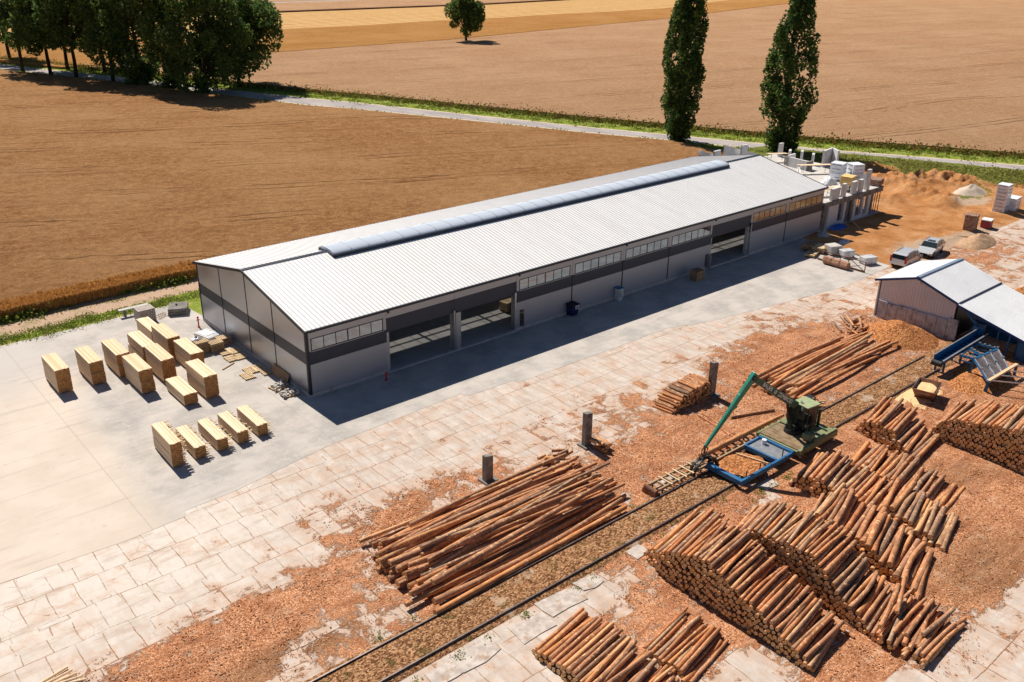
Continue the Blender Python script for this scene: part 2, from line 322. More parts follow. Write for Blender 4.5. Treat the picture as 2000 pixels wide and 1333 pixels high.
M_conc_mid = simple('grey_concrete', (.44, .44, .46), .9, 0, .2, 2.5, .1, .3, (.22, .20, .19), 1.5)
M_floor = simple('hall_floor', (.42, .40, .385), .55, 0, .1, .6, .3, 0, (.34, .32, .30), .5)
M_steel_d = simple('dark_steel', (.04, .042, .045), .5, .5, .3)
t = NT('window_glass'); b = t.bsdf((.25, .29, .34), .03, .9, None, .5); M_glass = t.m
t = NT('skylight_glazing'); g = t.n('ShaderNodeBsdfGlossy'); g.inputs['Color'].default_value = (.95, .97, 1, 1); g.inputs['Roughness'].default_value = .16
tr = t.n('ShaderNodeBsdfTransparent'); tr.inputs['Color'].default_value = (.9, .93, .97, 1); df = t.n('ShaderNodeBsdfDiffuse'); df.inputs['Color'].default_value = (.74, .83, .97, 1)
m1 = t.n('ShaderNodeMixShader'); m1.inputs[0].default_value = .16; t.l(df.outputs[0], m1.inputs[1]); t.l(g.outputs[0], m1.inputs[2])
m2 = t.n('ShaderNodeMixShader'); m2.inputs[0].default_value = .72; t.l(tr.outputs[0], m2.inputs[1]); t.l(m1.outputs[0], m2.inputs[2]); t.l(m2.outputs[0], t.out.inputs[0]); M_sky = t.m
M_alu = simple('aluminium', (.72, .73, .75), .35, .8, .05)
M_galv = simple('galvanised', (.45, .46, .48), .4, .7, .15)
# wood
def wood_mat(name, c0, c1, c2, sc=(1, 1, 1)):
    t = NT(name); p = t.coord('Object'); r = t.island()
    x = t.n('ShaderNodeCombineXYZ'); t.put(x.inputs[0], t.math('MULTIPLY', r, 37)); t.put(x.inputs[1], t.math('MULTIPLY', r, 91))
    a = t.n('ShaderNodeVectorMath', operation='ADD'); t.l(p, a.inputs[0]); t.l(x.outputs[0], a.inputs[1])
    n = t.noise(t.mapp(a.outputs[0], sc), 6, 5, .7); c = t.mix(r, c0, c1); c = t.mix(t.math('MULTIPLY', t.rng(n, .5, .75), .6), c, c2)
    t.bsdf(c, .8, 0, None, .15); return t.m
M_board = wood_mat('sawn_board', (.70, .48, .29), (.90, .72, .52), (.68, .42, .22), (1, .15, 1))
M_boardend = wood_mat('board_end', (.34, .14, .035), (.66, .33, .11), (.20, .07, .018), (1, 1, 1))
M_pallet = wood_mat('pallet_wood', (.55, .40, .24), (.74, .57, .36), (.36, .25, .15))
M_oldwood = wood_mat('old_timber', (.30, .20, .12), (.50, .35, .22), (.18, .11, .06))
M_yellow = simple('yellow_formwork', (.74, .50, .20), .6, 0, .12, 4)
M_foil = simple('grey_foil', (.60, .60, .62), .25, .1, .25, 2, .6, .4)
M_wrap = simple('white_wrap', (.80, .82, .86), .3, 0, .06, 3, .5, .1)
M_block = simple('aerated_block', (.66, .65, .65), .9, 0, .08, 3, .1)
M_ink = simple('navy_ink', (.03, .05, .16), .6)
M_darkblue = simple('dark_blue_plastic', (.010, .016, .075), .4, 0, .2)
M_black = simple('black_rubber', (.012, .012, .013), .7)
M_label = simple('white_label', (.75, .76, .80), .5)
M_red = simple('red_paint', (.55, .03, .025), .4)
M_rust = simple('rusty_steel', (.26, .13, .085), .8, .2, .3, 3, .2, .2, (.14, .07, .05))
M_pipe = simple('clay_pipe', (.42, .23, .16), .8, 0, .2, 3, .1, 0, (.30, .15, .1))
M_blue = simple('blue_machine_paint', (.012, .125, .30), .5, .1, .25, 2, .4, 0, (.03, .075, .13), 2.0)
M_bluel = simple('blue_frame_paint', (.022, .15, .36), .45, .1, .15, 2, .4, 0, (.08, .14, .2), 2.0)
M_green = simple('boom_green', (.006, .085, .062), .4, .1, .15, 2, .5)
M_green2 = simple('faded_green', (.22, .25, .13), .6, .1, .2, 2, .3, 0, (.23, .20, .13), 2.5)
M_green3 = simple('pale_cab_green', (.33, .40, .22), .55, 0, .12, 3, .3, 0, (.30, .24, .15), 3)
M_dgreen = simple('dark_machine_green', (.03, .05, .035), .55, .2, .4, 4, .3, 0, (.05, .035, .02), 3)
M_deck = simple('timber_deck', (.26, .185, .115), .85, 0, .25, 2.5, .1, 0, (.17, .12, .08), 1.5)
M_rail = simple('rail_steel', (.20, .16, .15), .35, .6, .2)
M_clad = simple('shed_cladding', (.66, .63, .65), .5, .1, .04, .8)
M_shroof = simple('shed_roof', (.80, .81, .84), .45, .0, .04, .6, .5, 0, (.72, .74, .78), .3)
M_bluetrim = simple('blue_trim', (.02, .05, .17), .45)
M_silver = simple('silver_car_paint', (.60, .61, .63), .3, .25, .03, 1, .5, coat=.6)
M_carglass = simple('car_glass', (.02, .03, .035), .06, 0, .1, 1, .8)
M_wht = simple('alloy', (.6, .6, .62), .35, .7)
M_lamp = simple('lamp_glass', (.75, .77, .8), .15, 0)
M_redlamp = simple('tail_lamp', (.42, .015, .02), .2)
M_tarp = simple('blue_tarp', (.02, .14, .55), .5, 0, .3, 4, .4, .4)
def bark_mat():
    t = NT('pine_log_bark'); uv = t.coord('UV'); r = t.math('FRACT', t.math('ADD', t.orand(), t.math('MULTIPLY', t.island(), 3.7)))
    x = t.n('ShaderNodeCombineXYZ'); t.put(x.inputs[2], t.math('MULTIPLY', r, 40)); a = t.n('ShaderNodeVectorMath', operation='ADD'); t.l(uv, a.inputs[0]); t.l(x.outputs[0], a.inputs[1]); v = a.outputs[0]
    base = t.ramp(r, [(.0, (.50, .19, .08)), (.15, (.70, .31, .125)), (.35, (.42, .21, .125)), (.5, (.64, .28, .125)), (.65, (.31, .21, .15)), (.8, (.56, .22, .09)), (.9, (.46, .31, .20)), (1, (.76, .40, .19))])
    n = t.noise(t.mapp(v, (1.2, 4, 1)), 1, 5, .65); c = t.mix(t.rng(n, .42, .66), base, t.mix(.65, base, (.12, .065, .04)))
    pe = t.noise(t.mapp(v, (4.5, 5, 1), loc=(5, 3, 9)), 1, 4, .6); c = t.mix(t.math('MULTIPLY', t.rng(pe, .585, .63), .75), c, (.80, .50, .28))
    fi = t.noise(t.mapp(v, (7, 26, 1)), 1, 3, .7); c = t.mix(t.math('MULTIPLY', t.rng(fi, .5, .75), .4), c, (.15, .07, .035))
    t.bsdf(c, .85, 0, t.bump(t.math('ADD', n, fi), .5, .03), .15); return t.m
M_bark = bark_mat()
t = NT('log_cut_end'); uv = t.coord('UV'); r = t.math('FRACT', t.math('ADD', t.orand(), t.math('MULTIPLY', t.island(), 3.7)))
ln = t.n('ShaderNodeVectorMath', operation='LENGTH'); t.l(t.mapp(uv, loc=(-5, -5, 0)), ln.inputs[0]); d = ln.outputs['Value']
c = t.mix(r, (.74, .42, .16), (.94, .66, .36)); c = t.mix(t.math('MULTIPLY', t.math('PINGPONG', t.math('MULTIPLY', d, 9), .5), .5), c, (.42, .19, .06)); c = t.mix(t.rng(d, .8, .93), c, (.19, .09, .045)); c = t.mix(t.rng(d, .35, .15), c, (.44, .20, .07))
t.bsdf(c, .85, spec=.1); M_end = t.m
def leaf_mat(name, a, b, c_, tr=.25):
    t = NT(name); r = t.island(); p = t.pos(); c = t.mix(t.math('POWER', r, 1.6), a, b); c = t.mix(t.rng(t.noise(p, .8, 4), .42, .6, 0, .8), c, c_)
    d = t.n('ShaderNodeBsdfDiffuse'); t.l(c, d.inputs[0]); g = t.n('ShaderNodeBsdfTranslucent'); t.l(c, g.inputs[0]); m = t.n('ShaderNodeMixShader'); m.inputs[0].default_value = tr
    t.l(d.outputs[0], m.inputs[1]); t.l(g.outputs[0], m.inputs[2]); t.l(m.outputs[0], t.out.inputs[0]); return t.m
M_leaf = leaf_mat('tree_leaves', (.07, .12, .04), (.24, .33, .07), (.08, .14, .055), .5)
M_leafp = leaf_mat('poplar_leaves', (.045, .09, .028), (.20, .29, .06), (.05, .10, .04), .45)
M_weed = leaf_mat('weed_leaves', (.14, .20, .03), (.34, .40, .07), (.26, .27, .07), .3)
M_weedy = leaf_mat('mixed_grass', (.20, .22, .045), (.46, .42, .13), (.30, .26, .09), .3)
M_weedb = leaf_mat('dry_weeds', (.17, .13, .035), (.42, .27, .09), (.15, .17, .035), .3)
M_straw = leaf_mat('wheat_stalks', (.42, .21, .06), (.76, .46, .17), (.56, .30, .10))
M_trunk = simple('tree_bark', (.055, .04, .028), .95, 0, .3, 4, .05)
M_chipb = leaf_mat('wood_chip', (.36, .14, .06), (.74, .46, .28), (.44, .19, .09), 0)
M_chipheap = NT('chip_heap'); t = M_chipheap; p = t.pos(); v = t.sepc(t.vor(t.mapp(p, (9, 13, 11)), 1))[0]
c = t.ramp(v, [(.1, (.20, .075, .028)), (.5, (.44, .165, .06)), (.95, (.60, .29, .125))]); t.bsdf(c, .95, 0, t.bump(v, .9, .08), .05); M_chipheap = t.m
M_sand = simple('sand', (.46, .30, .19), .95, 0, .2, 3, .05, .3, (.42, .27, .17), 1)
M_sandg = simple('grey_sand', (.56, .46, .38), .95, 0, .12, 3, .05, .3)
M_sawdust = simple('sawdust', (.72, .50, .27), .95, 0, .08, 3, .05, .2)
# ================================================================ SETTING
def sheet(name, poly, z, mat, kind='structure'):
    m = MB(); m.poly([(x, y, z) for x, y in poly]); o = m.build(name, mat); return tag(o, kind=kind)
sheet('ground', [(-3000, -3000), (3000, -3000), (3000, 3000), (-3000, 3000)], -.02, M_soil)
# --- old slab yard with bark and chip litter
def chip_mask(x, y):
    n = fbm(x*.11+5, y*.11+3, 3)-.5
    start = np.where(x < -8, -15.5-(-8-x)*.12, np.where(x < 15, -12.5, np.where(x < 45, -13.2+(x-15)*.09, -60)))
    c = sst(-(y-start-n*5), -1.0, 7)*.57
    c = np.maximum(c, .42*sst(-(y-start-n*4), -6, 2))
    c = np.where(x > 46, .30+.25*blob(x, y, 62, -14, 12, 4), c)
    c = c-.09*sst(-x, 0, 8)*(y < -13)+.42*blob(x, y, -15, -18.6, 7.5, 2.8)+.14*blob(x, y, -6, -13.6, 5, 2.2)+.16*blob(x, y, -6, -16, 6, 1.0, .3)+.35*blob(x, y, 31, -16.2, 9, 3)+.3*blob(x, y, 14, -19, 7, 3)+.3*blob(x, y, 0, -14.5, 5, 1.5)
    c = c+.4*blob(x, y, 38, -27, 5, 3.5)+.35*blob(x, y, 22, -31, 8, 7)
    s = (y < -26)
    c = np.where(s, c+.10*sst(x, -6, 10)-.08*sst(-x, -4, 4), c); c = c-.16*blob(x, y, 2, -13.5, 9, 2.2)-.14*blob(x, y, 12, -18, 3, 3)+.20*blob(x, y, 34, -19, 10, 3)+.12*blob(x, y, 24, -20, 4, 2)+.3*blob(x, y, 27, -26.3, 8, 1.5)
    c = c-.42*blob(x, y, -4, -26.6, 8, 1.1)-.55*blob(x, y, -10, -27.5, 6, 3.5)-.40*blob(x, y, 1.5, -34.6, 3.2, 1.6)-.35*blob(x, y, 16, -26.8, 4, .8)-.45*blob(x, y, -3, -30, 1.5, 3)
    lim = -37.2-.12*(x-3); c = np.where(x > 2, c-.50*sst(lim-y+n*7, -2.2, 1.8), c)
    c = c+.35*blob(x, y, 20, -37, 6, 2.5)+.22*blob(x, y, 12, -41, 5, 1.2, -.3)+.2*blob(x, y, 5, -38, 3, 1)
    c = np.where((y > -11) & (x < 46), np.minimum(c, .40), c)
    return np.clip(c, .16, 1.0)
xs = np.concatenate([np.arange(-60, -24, 1.5), np.arange(-24, 46, .3), np.arange(46, 125, 1.2)]); ys = np.concatenate([np.arange(-60, -44, 1.5), np.arange(-44, -4.9, .3)])
X, Y, F = grid(xs, ys); mk = chip_mask(X, Y)
heap = sst(mk, .6, 1.0)*(fbm(X*1.3, Y*1.3, 4))*.16
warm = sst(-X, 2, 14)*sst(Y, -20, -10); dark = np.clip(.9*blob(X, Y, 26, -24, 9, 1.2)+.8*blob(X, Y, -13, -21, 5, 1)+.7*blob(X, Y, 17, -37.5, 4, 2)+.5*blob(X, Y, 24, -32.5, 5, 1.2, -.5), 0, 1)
o = npmesh('old_slab_yard', np.stack([X.ravel(), Y.ravel(), (heap+.004).ravel()], 1), F, M_yard, smooth=True, attrs={'mask': np.stack([mk.ravel(), warm.ravel(), dark.ravel()], 1)}); tag(o, kind='structure')
# --- rail bed
xs = np.arange(-30, 45, .3); ys = np.linspace(-25.3, -22.7, 9); X, Y, F = grid(xs, ys)
npz = .115+.03*fbm(X*2, Y*2, 3); npz[:, 0] = .0; npz[:, -1] = .0
tag(npmesh('rail_bed', np.stack([X.ravel(), Y.ravel(), npz.ravel()], 1), F, M_bed, smooth=True), kind='structure')
# --- concrete yard (new paving)
edge = [(-90, -7.4), (-21.2, -7.8), (-15.3, -8.2), (-12.2, -8.0), (-12.0, -7.5), (-9.1, -7.4), (-2.5, -6.3), (8, -5.9), (8.2, -6.5), (12, -6.6), (12.2, -7.1), (21.7, -7.2), (27.8, -7.2), (31, -8.3), (38.1, -9.5), (47.7, -10.9), (56.3, -10.6), (57.2, -5), (57.6, -1.2), (57.6, 0), (57.6, 8), (.1, 8), (.1, 18), (-.2, 22.4), (-14.1, 22.1), (-90, 20.8)]
m = MB(); n_ = len(edge); m.poly([(x, y, .014) for x, y in edge])
for a, b in zip(edge, edge[1:]+edge[:1]): m.quad((a[0], a[1], -.01), (b[0], b[1], -.01), (b[0], b[1], .014), (a[0], a[1], .014), 1)
tag(m.build('concrete_yard', [M_conc, M_conc2]), kind='structure')
ZY = .014
# --- dirt lot by the annex, with real humps
xs = np.arange(56, 130, .28); ys = np.arange(-11.5, 30, .28); X, Y, F = grid(xs, ys)
rdl = 110-(Y-0)*.50   # road side limit in x for a given y
Zd = .01+.16*(fbm(X*.5, Y*.5, 4)-.3)+.16*fbm(X*1.5, Y*1.5, 4)
for (u, v, rx, ry, h_) in ((1790, 372, 2.2, 2.0, 1.5), (1835, 385, 2.6, 1.8, 1.1), (1745, 352, 3.5, 3, 1.3), (1815, 350, 3.0, 2.5, 1.4), (1880, 355, 3.4, 2.6, 1.3), (1700, 325, 4, 3, 1.0), (1850, 395, 2.0, 1.2, .8), (1735, 385, 2.5, 1.6, .7)):
    g = G(u, v, .5); Zd += .75*h_*blob(X, Y, g[0], g[1], rx, ry)*(.2+1.7*fbm(X*1.6, Y*1.6, 5)**1.3)
Zd *= sst(X, 57, 59)*sst(rdl-X, 1, 5)*sst(Y, -11.5, -9.5); Zd += .006
Zd = np.where((X > 60) & (X < 77.2) & (Y > -.3) & (Y < 18), np.minimum(Zd, .03), Zd)
gm = sst(X-(rdl-16), 0, 9)+.5*blob(X, Y, 90, -3, 10, 3)+.5*blob(X, Y, 80, 17, 8, 6); gm = np.clip(gm+.45*blob(X, Y, 96, 3, 12, 4, -.5)+.3*(fbm(X*.4, Y*.4, 3)-.5)*(X > 78), .12, 1)
pm = .5*blob(X, Y, 63, -9.5, 6, 3)+.7*blob(X, Y, 86, -4.5, 4, 2.2)+.55*blob(X, Y, 72, -11, 9, 2)+.15*fbm(X*.3, Y*.3, 3); pm = np.clip(pm, .1, 1)
inside = (X < rdl-.2)
V = np.stack([X.ravel(), Y.ravel(), Zd.ravel()], 1); keep = inside.ravel()[F].all(1)
tag(npmesh('dirt_lot', V, F[keep], M_dirt, smooth=True, attrs={'mask': np.stack([gm.ravel(), pm.ravel(), pm.ravel()*0], 1)}), kind='structure')
# --- road and verges
RN = [(-60, 345), (-8, 243)]+[G(u, v)[:2] for u, v in ((0, 135), (122, 147), (280, 164), (430, 183), (600, 205), (700, 213), (880, 231), (1000, 243), (1150, 259), (1294, 272), (1640, 307), (1800, 320), (2000, 337))]
RF = [(-52, 350), (0, 247)]+[G(u, v)[:2] for u, v in ((0, 127), (122, 140), (280, 157), (430, 175), (600, 193), (700, 202), (880, 221.5), (1000, 234), (1150, 250), (1294, 263.5), (1640, 296), (1800, 308), (2000, 325))]
RN.append((RN[-1][0]+60, RN[-1][1]-125)); RF.append((RF[-1][0]+60, RF[-1][1]-125))
def strip(name, A, B, z, mat, kind='structure'):
    m = MB()
    for i in range(len(A)-1): m.quad((*A[i], z), (*A[i+1], z), (*B[i+1], z), (*B[i], z))
    return tag(m.build(name, mat), kind=kind)
def off(A, d):
    out = []
    for i, a in enumerate(A):
        p, q = A[max(0, i-1)], A[min(len(A)-1, i+1)]; dx, dy = q[0]-p[0], q[1]-p[1]; l = math.hypot(dx, dy); out.append((a[0]+dy/l*d, a[1]-dx/l*d))   # d>0 to the right of travel (towards the yard: negative)
    return out
strip('road', RN, RF, .03, M_asph)
strip('grass_verge', off(RF, 0), off(RF, -6.0), .012, M_grass)
strip('grass_verge', off(RN, 3.2), off(RN, 0), .012, M_grass)
M_dust = simple('road_shoulder', (.58, .47, .36), .95, 0, .1, 2)
strip('road_shoulder', off(RF, .05), off(RF, -.55), .022, M_dust); strip('road_shoulder', off(RN, .55), off(RN, -.05), .022, M_dust)
# grass strip and track west of the hall
sheet('grass_strip', [(-90, 20.8), (-14.1, 22.1), (-.2, 22.4), (.1, 18), (.1, 14), (70, 17), (70, 22), (3, 24.4), (-6, 24.1), (-14, 23.3), (-90, 22.3)], -.008, M_grass)
# --- fields
def field_grid(name, xs, lo, hi, n, z, mat, amp, tf=.8):
    V = []; T = np.linspace(0, 1, n)**1.6
    X = np.repeat(xs[:, None], n, 1); L = lo(xs)[:, None]; H = hi(xs)[:, None]; Y = L+(H-L)*T[None]
    Z = z+amp*(fbm(X*tf, Y*tf, 4)-.5)*2
    Z[:, 0] = 0; Z[:, -1] = 0; Z[0] = 0; Z[-1] = 0
    i = np.arange(X.size).reshape(X.shape); F = np.stack([i[:-1, :-1], i[1:, :-1], i[1:, 1:], i[:-1, 1:]], -1).reshape(-1, 4)
    return tag(npmesh(name, np.stack([X.ravel(), Y.ravel(), Z.ravel()], 1), F, mat, smooth=True), kind='structure')
RNo = off(RN, 3.4); rx = np.array([p[0] for p in RNo]); ry = np.array([p[1] for p in RNo])
field_grid('wheat_field', np.concatenate([np.arange(-90, -16, 2), np.arange(-16, 10, .12), np.arange(10, 83.5, .5)]), lambda x: 27.4+.35*(fbm(x*.8, x*0+2)-.5)+.5*(fbm(x*.15, x*0+9)-.5), lambda x: np.interp(x, rx, ry), 260, .62, M_wheat, .09)
RFo = off(RF, -6.2)
def quadfield(name, pts, z, mat):
    m = MB(); m.prism(pts, 0, z); return tag(m.build(name, mat), kind='structure')
bd = [(-60, 182), (34, 174), (86.0, 172.8), (140.6, 172.5), (250.6, 186.6), (364.2, 210.9), (900, 330)]
A = [p for p in RFo if p[1] < 170]; A = [(RFo[2][0]+7.5, 173)]+A
quadfield('wheat_field_beyond_road', A+[(600, -300), (900, 330)]+bd[::-1][1:5], .6, M_wheat_far)
g1 = [G(540, 62)[:2], G(1300, 20)[:2], (900, 400)]
quadfield('golden_field', [(35, 175.5), (86, 174.3), (140.6, 174), (250.6, 188), (364.2, 212.4), (900, 332)]+[(900, 395), (289.5, 222), (200, 224), (113, 226.5), (-25, 240)]+[(-10, 262), (26, 196)][1:], .5, M_gold)
strip('stubble_field', [(-40, 242), (113, 227), (200, 224.5), (289.5, 222.5), (900, 396)], [(-60, 300), (139, 291), (243, 282.9), (303, 286.9), (900, 470)], .05, M_stub)
strip('wheat_field_far', [(-70, 303), (139, 295), (243, 285.9), (303, 289.9), (900, 474)], [(-70, 340), (165, 333), (240, 331), (400, 340), (900, 560)], .5, M_wheat_far)
quadfield('dark_hedge_strip', [(-60, 300.5), (139, 292), (243, 283.6), (303, 287.6), (900, 472), (900, 473.5), (303, 289.5), (243, 285.5), (139, 294.5), (-60, 302.8)], .5, simple('ditch', (.16, .07, .03), .95))
strip('far_road', [(-60, 347), (207, 335), (400, 345), (900, 565)], [(-60, 355), (207, 342), (400, 352), (900, 575)], .03, M_asph)
strip('far_field', [(-60, 357), (207, 344), (400, 354), (900, 580)], [(-400, 1500), (207, 1500), (900, 1500), (2500, 1500)], .05, M_wheat_far)
# ================================================================ FOLIAGE
def cards(C, s, flat=0, aspect=1.0):
    n = len(C); a = RS.normal(size=(n, 3)); a[:, 2] *= 1-flat; a /= np.linalg.norm(a, axis=1)[:, None]; b = RS.normal(size=(n, 3)); b -= (a*b).sum(1)[:, None]*a; b /= np.linalg.norm(b, axis=1)[:, None]
    s = np.asarray(s).reshape(-1, 1)*(.6+.8*RS.rand(n, 1)); a = a*s*.5*aspect; b = b*s*.5
    V = np.stack([C-a-b*.6, C+a-b, C+a*.8+b, C-a+b*.8], 1).reshape(-1, 3); return V, np.arange(n*4).reshape(-1, 4)
def blobs_to_pts(B, per):
    out = []
    for (x, y, z, r, rz) in B:
        k = int(per*r*r); d = RS.normal(size=(k, 3)); d /= np.linalg.norm(d, axis=1)[:, None]; rr = (.55+.5*RS.rand(k, 1)**.7)
        out.append(np.array([x, y, z])+d*rr*np.array([r, r, rz]))
    return np.concatenate(out)
def trunk_mesh(mb, h, r, n_l, spread, z0, z1, lean=(0, 0)):
    top = Vector((lean[0], lean[1], h)); pts = [Vector((0, 0, 0))]
    for k in range(1, 7):
        f = k/6; pts.append(Vector((lean[0]*f+random.uniform(-.15, .15), lean[1]*f+random.uniform(-.15, .15), h*f)))
    for k in range(6): mb.tube(pts[k], pts[k+1], r*(1-k/6.5)+.03, r*(1-(k+1)/6.5)+.03, 9)
    mb.tube((0, 0, -.1), (0, 0, .5), r*1.5, r*1.0, 9)
    for i in range(n_l):
        f = random.uniform(z0, z1); a = random.uniform(0, 6.28); b = pts[0].lerp(top, f); e = b+Vector((math.cos(a)*spread*random.uniform(.6, 1), math.sin(a)*spread*random.uniform(.6, 1), random.uniform(1.5, 4))); mid = b.lerp(e, .5)+Vector((0, 0, -.3))
        rr = r*(1-f)*.5+.04; mb.tube(b, mid, rr, rr*.7, 6); mb.tube(mid, e, rr*.7, .03, 6)
def row_tree(name, label, loc, h, R, zc, seed, per=55, leaf=.5, bushy=False, group='trees in the row along the road', sc=1):
    random.seed(seed); RS.seed(seed); t_ = thing(name, label, 'tree', loc, 0, group)
    mb = MB(); trunk_mesh(mb, h*.9, .38*sc, 16, R*.75, zc/h, .85); mb.build('trunk', M_trunk, t_, smooth=True)
    B = []
    for i in range(int(46*sc)):
        f = random.random()**.9; z = zc+(h-zc)*f; env = R*(.55+.75*math.sin(math.pi*min(1, (f*.85+.12)))) if f < .9 else R*.5
        a = random.uniform(0, 6.283); d = env*math.sqrt(random.random())*.85; r = random.uniform(1.1, 2.1)*(R/5)
        B.append((math.cos(a)*d, math.sin(a)*d, z, r, r*random.uniform(.8, 1.3)))
    if bushy:
        for i in range(9): B.append((random.uniform(-2, 2), random.uniform(-1.5, 1.5), random.uniform(.6, 3.4), random.uniform(1.0, 1.6), 1.4))
    C = blobs_to_pts(B, per*1.9); V, F = cards(C, leaf*.68); npmesh('crown', V, F, M_leaf, t_); return t_
TR = [((20, 118), 0, 'first'), ((45, 140), 0, 'second'), ((100, 148), 0, 'third'), ((150, 155), 0, 'fourth'), ((132, 136), 0, ''), ((222, 163), 0, 'fifth'), ((205, 142), 0, ''), ((275, 168), 1, 'sixth'), ((342, 176), 1, 'seventh'), ((405, 185), 1, 'eighth'), ((467, 170), 0, '')]
LB = ['leafy tree at the left photo edge standing beyond the road', 'leaning tree with bare lower trunk nearest the left photo edge beside the road', 'thin trunked tree third from the left in the roadside row', 'thin dark trunked tree fourth from the left in the roadside row', 'tree set back behind the road between two thin front trunks', 'dark tree fifth from the left at the road edge', 'stout trunked tree set back beyond the road left of middle of the row', 'dense tree with leaves down to its foot in the middle of the row', 'tall tree with open spreading limbs left of the bushiest trunk', 'tree with a thick dark bush round its foot at the wheat edge', 'last tree at the right end of the row with short bare trunk']
for i, ((u, v), bs_, _) in enumerate(TR):
    g = G(u, v); rr = [5.2, 5, 5.2, 5.4, 5, 5.5, 5.5, 5.8, 6.2, 6.8, 6.8][i]; row_tree('tree', LB[i], g, [23, 24, 23, 25, 24, 24, 23, 24, 25, 22, 19][i], rr, [4, 6, 6, 6.5, 6, 5, 5, 2.5, 4.5, 3.2, 3.4][i], 100+i, 42, .55, bool(bs_))
t_ = row_tree('tree', 'lone rounded dark tree standing by itself in the far field', G(911, 84), 11.6, 4.6, 2.6, 55, 75, .5, False, None, .9)
def poplar(label, loc, H, prof, seed, lean):
    random.seed(seed); RS.seed(seed); t_ = thing('poplar_tree', label, 'tree', loc, 0, 'tall poplars beside the road')
    mb = MB(); trunk_mesh(mb, H*.93, .45, 22, 1.5, .1, .85); mb.build('trunk', M_trunk, t_, smooth=True)
    B = []
    for i in range(230):
        z = .6+(H-1.1)*random.random()**1.1; R = np.interp(z, [p[0] for p in prof], [p[1] for p in prof]); a = random.uniform(0, 6.283); d = R*(random.random()**.4)*random.uniform(.8, 1.02); r = random.uniform(.4, .85)
        B.append((math.cos(a)*d+lean*z*RT[0], math.sin(a)*d+lean*z*RT[1], z, r, r*random.uniform(1.4, 2.4)))
    for i in range(10):
        z = random.uniform(.35, .85)*H; R = np.interp(z, [p[0] for p in prof], [p[1] for p in prof])*.98; a = random.uniform(0, 6.283)
        for k in range(4):
            zk = z+k*.8; Rk = np.interp(zk, [p[0] for p in prof], [p[1] for p in prof])*(.98+.04*k); B.append((math.cos(a)*Rk+lean*zk*RT[0], math.sin(a)*Rk+lean*zk*RT[1], zk, .6-.08*k, 1.0))
    C = blobs_to_pts(B, 210); V, F = cards(C, .27); npmesh('crown', V, F, M_leafp, t_); return t_
poplar('narrow straight poplar left of the wider one, rising behind the hall', G(1325, 277), 24.5, [(0, 1.5), (1, 1.9), (5.5, 2.8), (10, 3.0), (14.3, 2.7), (18, 2.2), (21, 1.7), (24.5, .5)], 5, .0)
poplar('wider poplar with ragged right side standing behind the unfinished annex', G(1522, 297), 26.0, [(0, 1.5), (2, 1.9), (5, 3.2), (7.5, 4.0), (11.3, 3.7), (15.7, 3.0), (18.2, 2.2), (21, 1.3), (24, .5), (26, .3)], 16, .03)
def clumps(name, mat, pts, size, h, n, s, kind='stuff', label=None, cat=None):
    C = []
    for (x, y, z) in pts:
        d = RS.normal(size=(n, 3))*np.array([size, size, h]); d[:, 2] = abs(d[:, 2]); C.append(np.array([x, y, z])+d)
    V, F = cards(np.concatenate(C), s); o = npmesh(name, V, F, mat); tag(o, label, cat, None, kind); return o
RS.seed(3)
def along(A, d, step, jit, tmin=0, tmax=1e9):
    B = off(A, d); out = []; acc = 0
    for i in range(len(B)-1):
        a, b = np.array(B[i]), np.array(B[i+1]); L = np.linalg.norm(b-a); n = max(1, int(L/step))
        for k in range(n):
            p = a+(b-a)*(k+RS.rand())/n; out.append((p[0]+RS.normal()*jit, p[1]+RS.normal()*jit, 0))
    return out
vis = lambda P: [p for p in P if p[1] < 260 and p[1] > -12 and p[0] < 125]
clumps('roadside_weeds', M_weedb, vis(along(RF, -5.4, .5, .4)), .5, .5, 34, .22)
clumps('roadside_weeds', M_weed, vis(along(RF, -4.6, 1.2, .6)), .6, .35, 26, .2)
clumps('roadside_grass', M_weed, vis(along(RF, -2.3, .6, .9)), .6, .07, 22, .18)
clumps('roadside_grass', M_weed, vis(along(RN, 2.2, .7, .6)), .5, .15, 22, .18)
pts = []
for k in range(260):
    y = RS.uniform(-9, 22); x = 110-y*.5-RS.uniform(5.0, 14)
    if x > 77: pts.append((x, y, .2))
clumps('roadside_grass', M_weedy, pts, 1.0, .10, 34, .16)
pts = [(RS.uniform(-24, 3), 23.2+RS.normal()*.55, 0) for k in range(300)]+[(RS.uniform(-20, 3), 26.9+RS.normal()*.4, 0) for k in range(40)]
clumps('track_side_grass', M_weed, pts, .35, .03, 34, .08)
clumps('weed_patch', M_weed, [(RS.uniform(-3.5, 2.2), 27.6+RS.normal()*.25, 0) for k in range(24)]+[(RS.uniform(-14.5, -9), 27.3+RS.normal()*.3, 0) for k in range(14)], .35, .28, 60, .16)
clumps('weed_patch', M_weed, [(14.5+RS.normal()*1.1, -26.3+RS.normal()*.15, .02) for k in range(10)]+[(37+RS.normal()*.8, -23.6+RS.normal()*.5, .02) for k in range(14)]+[(RS.uniform(-10, 12), RS.choice([-22.55, -25.6])+RS.normal()*.1, .02) for k in range(26)], .14, .04, 26, .06)
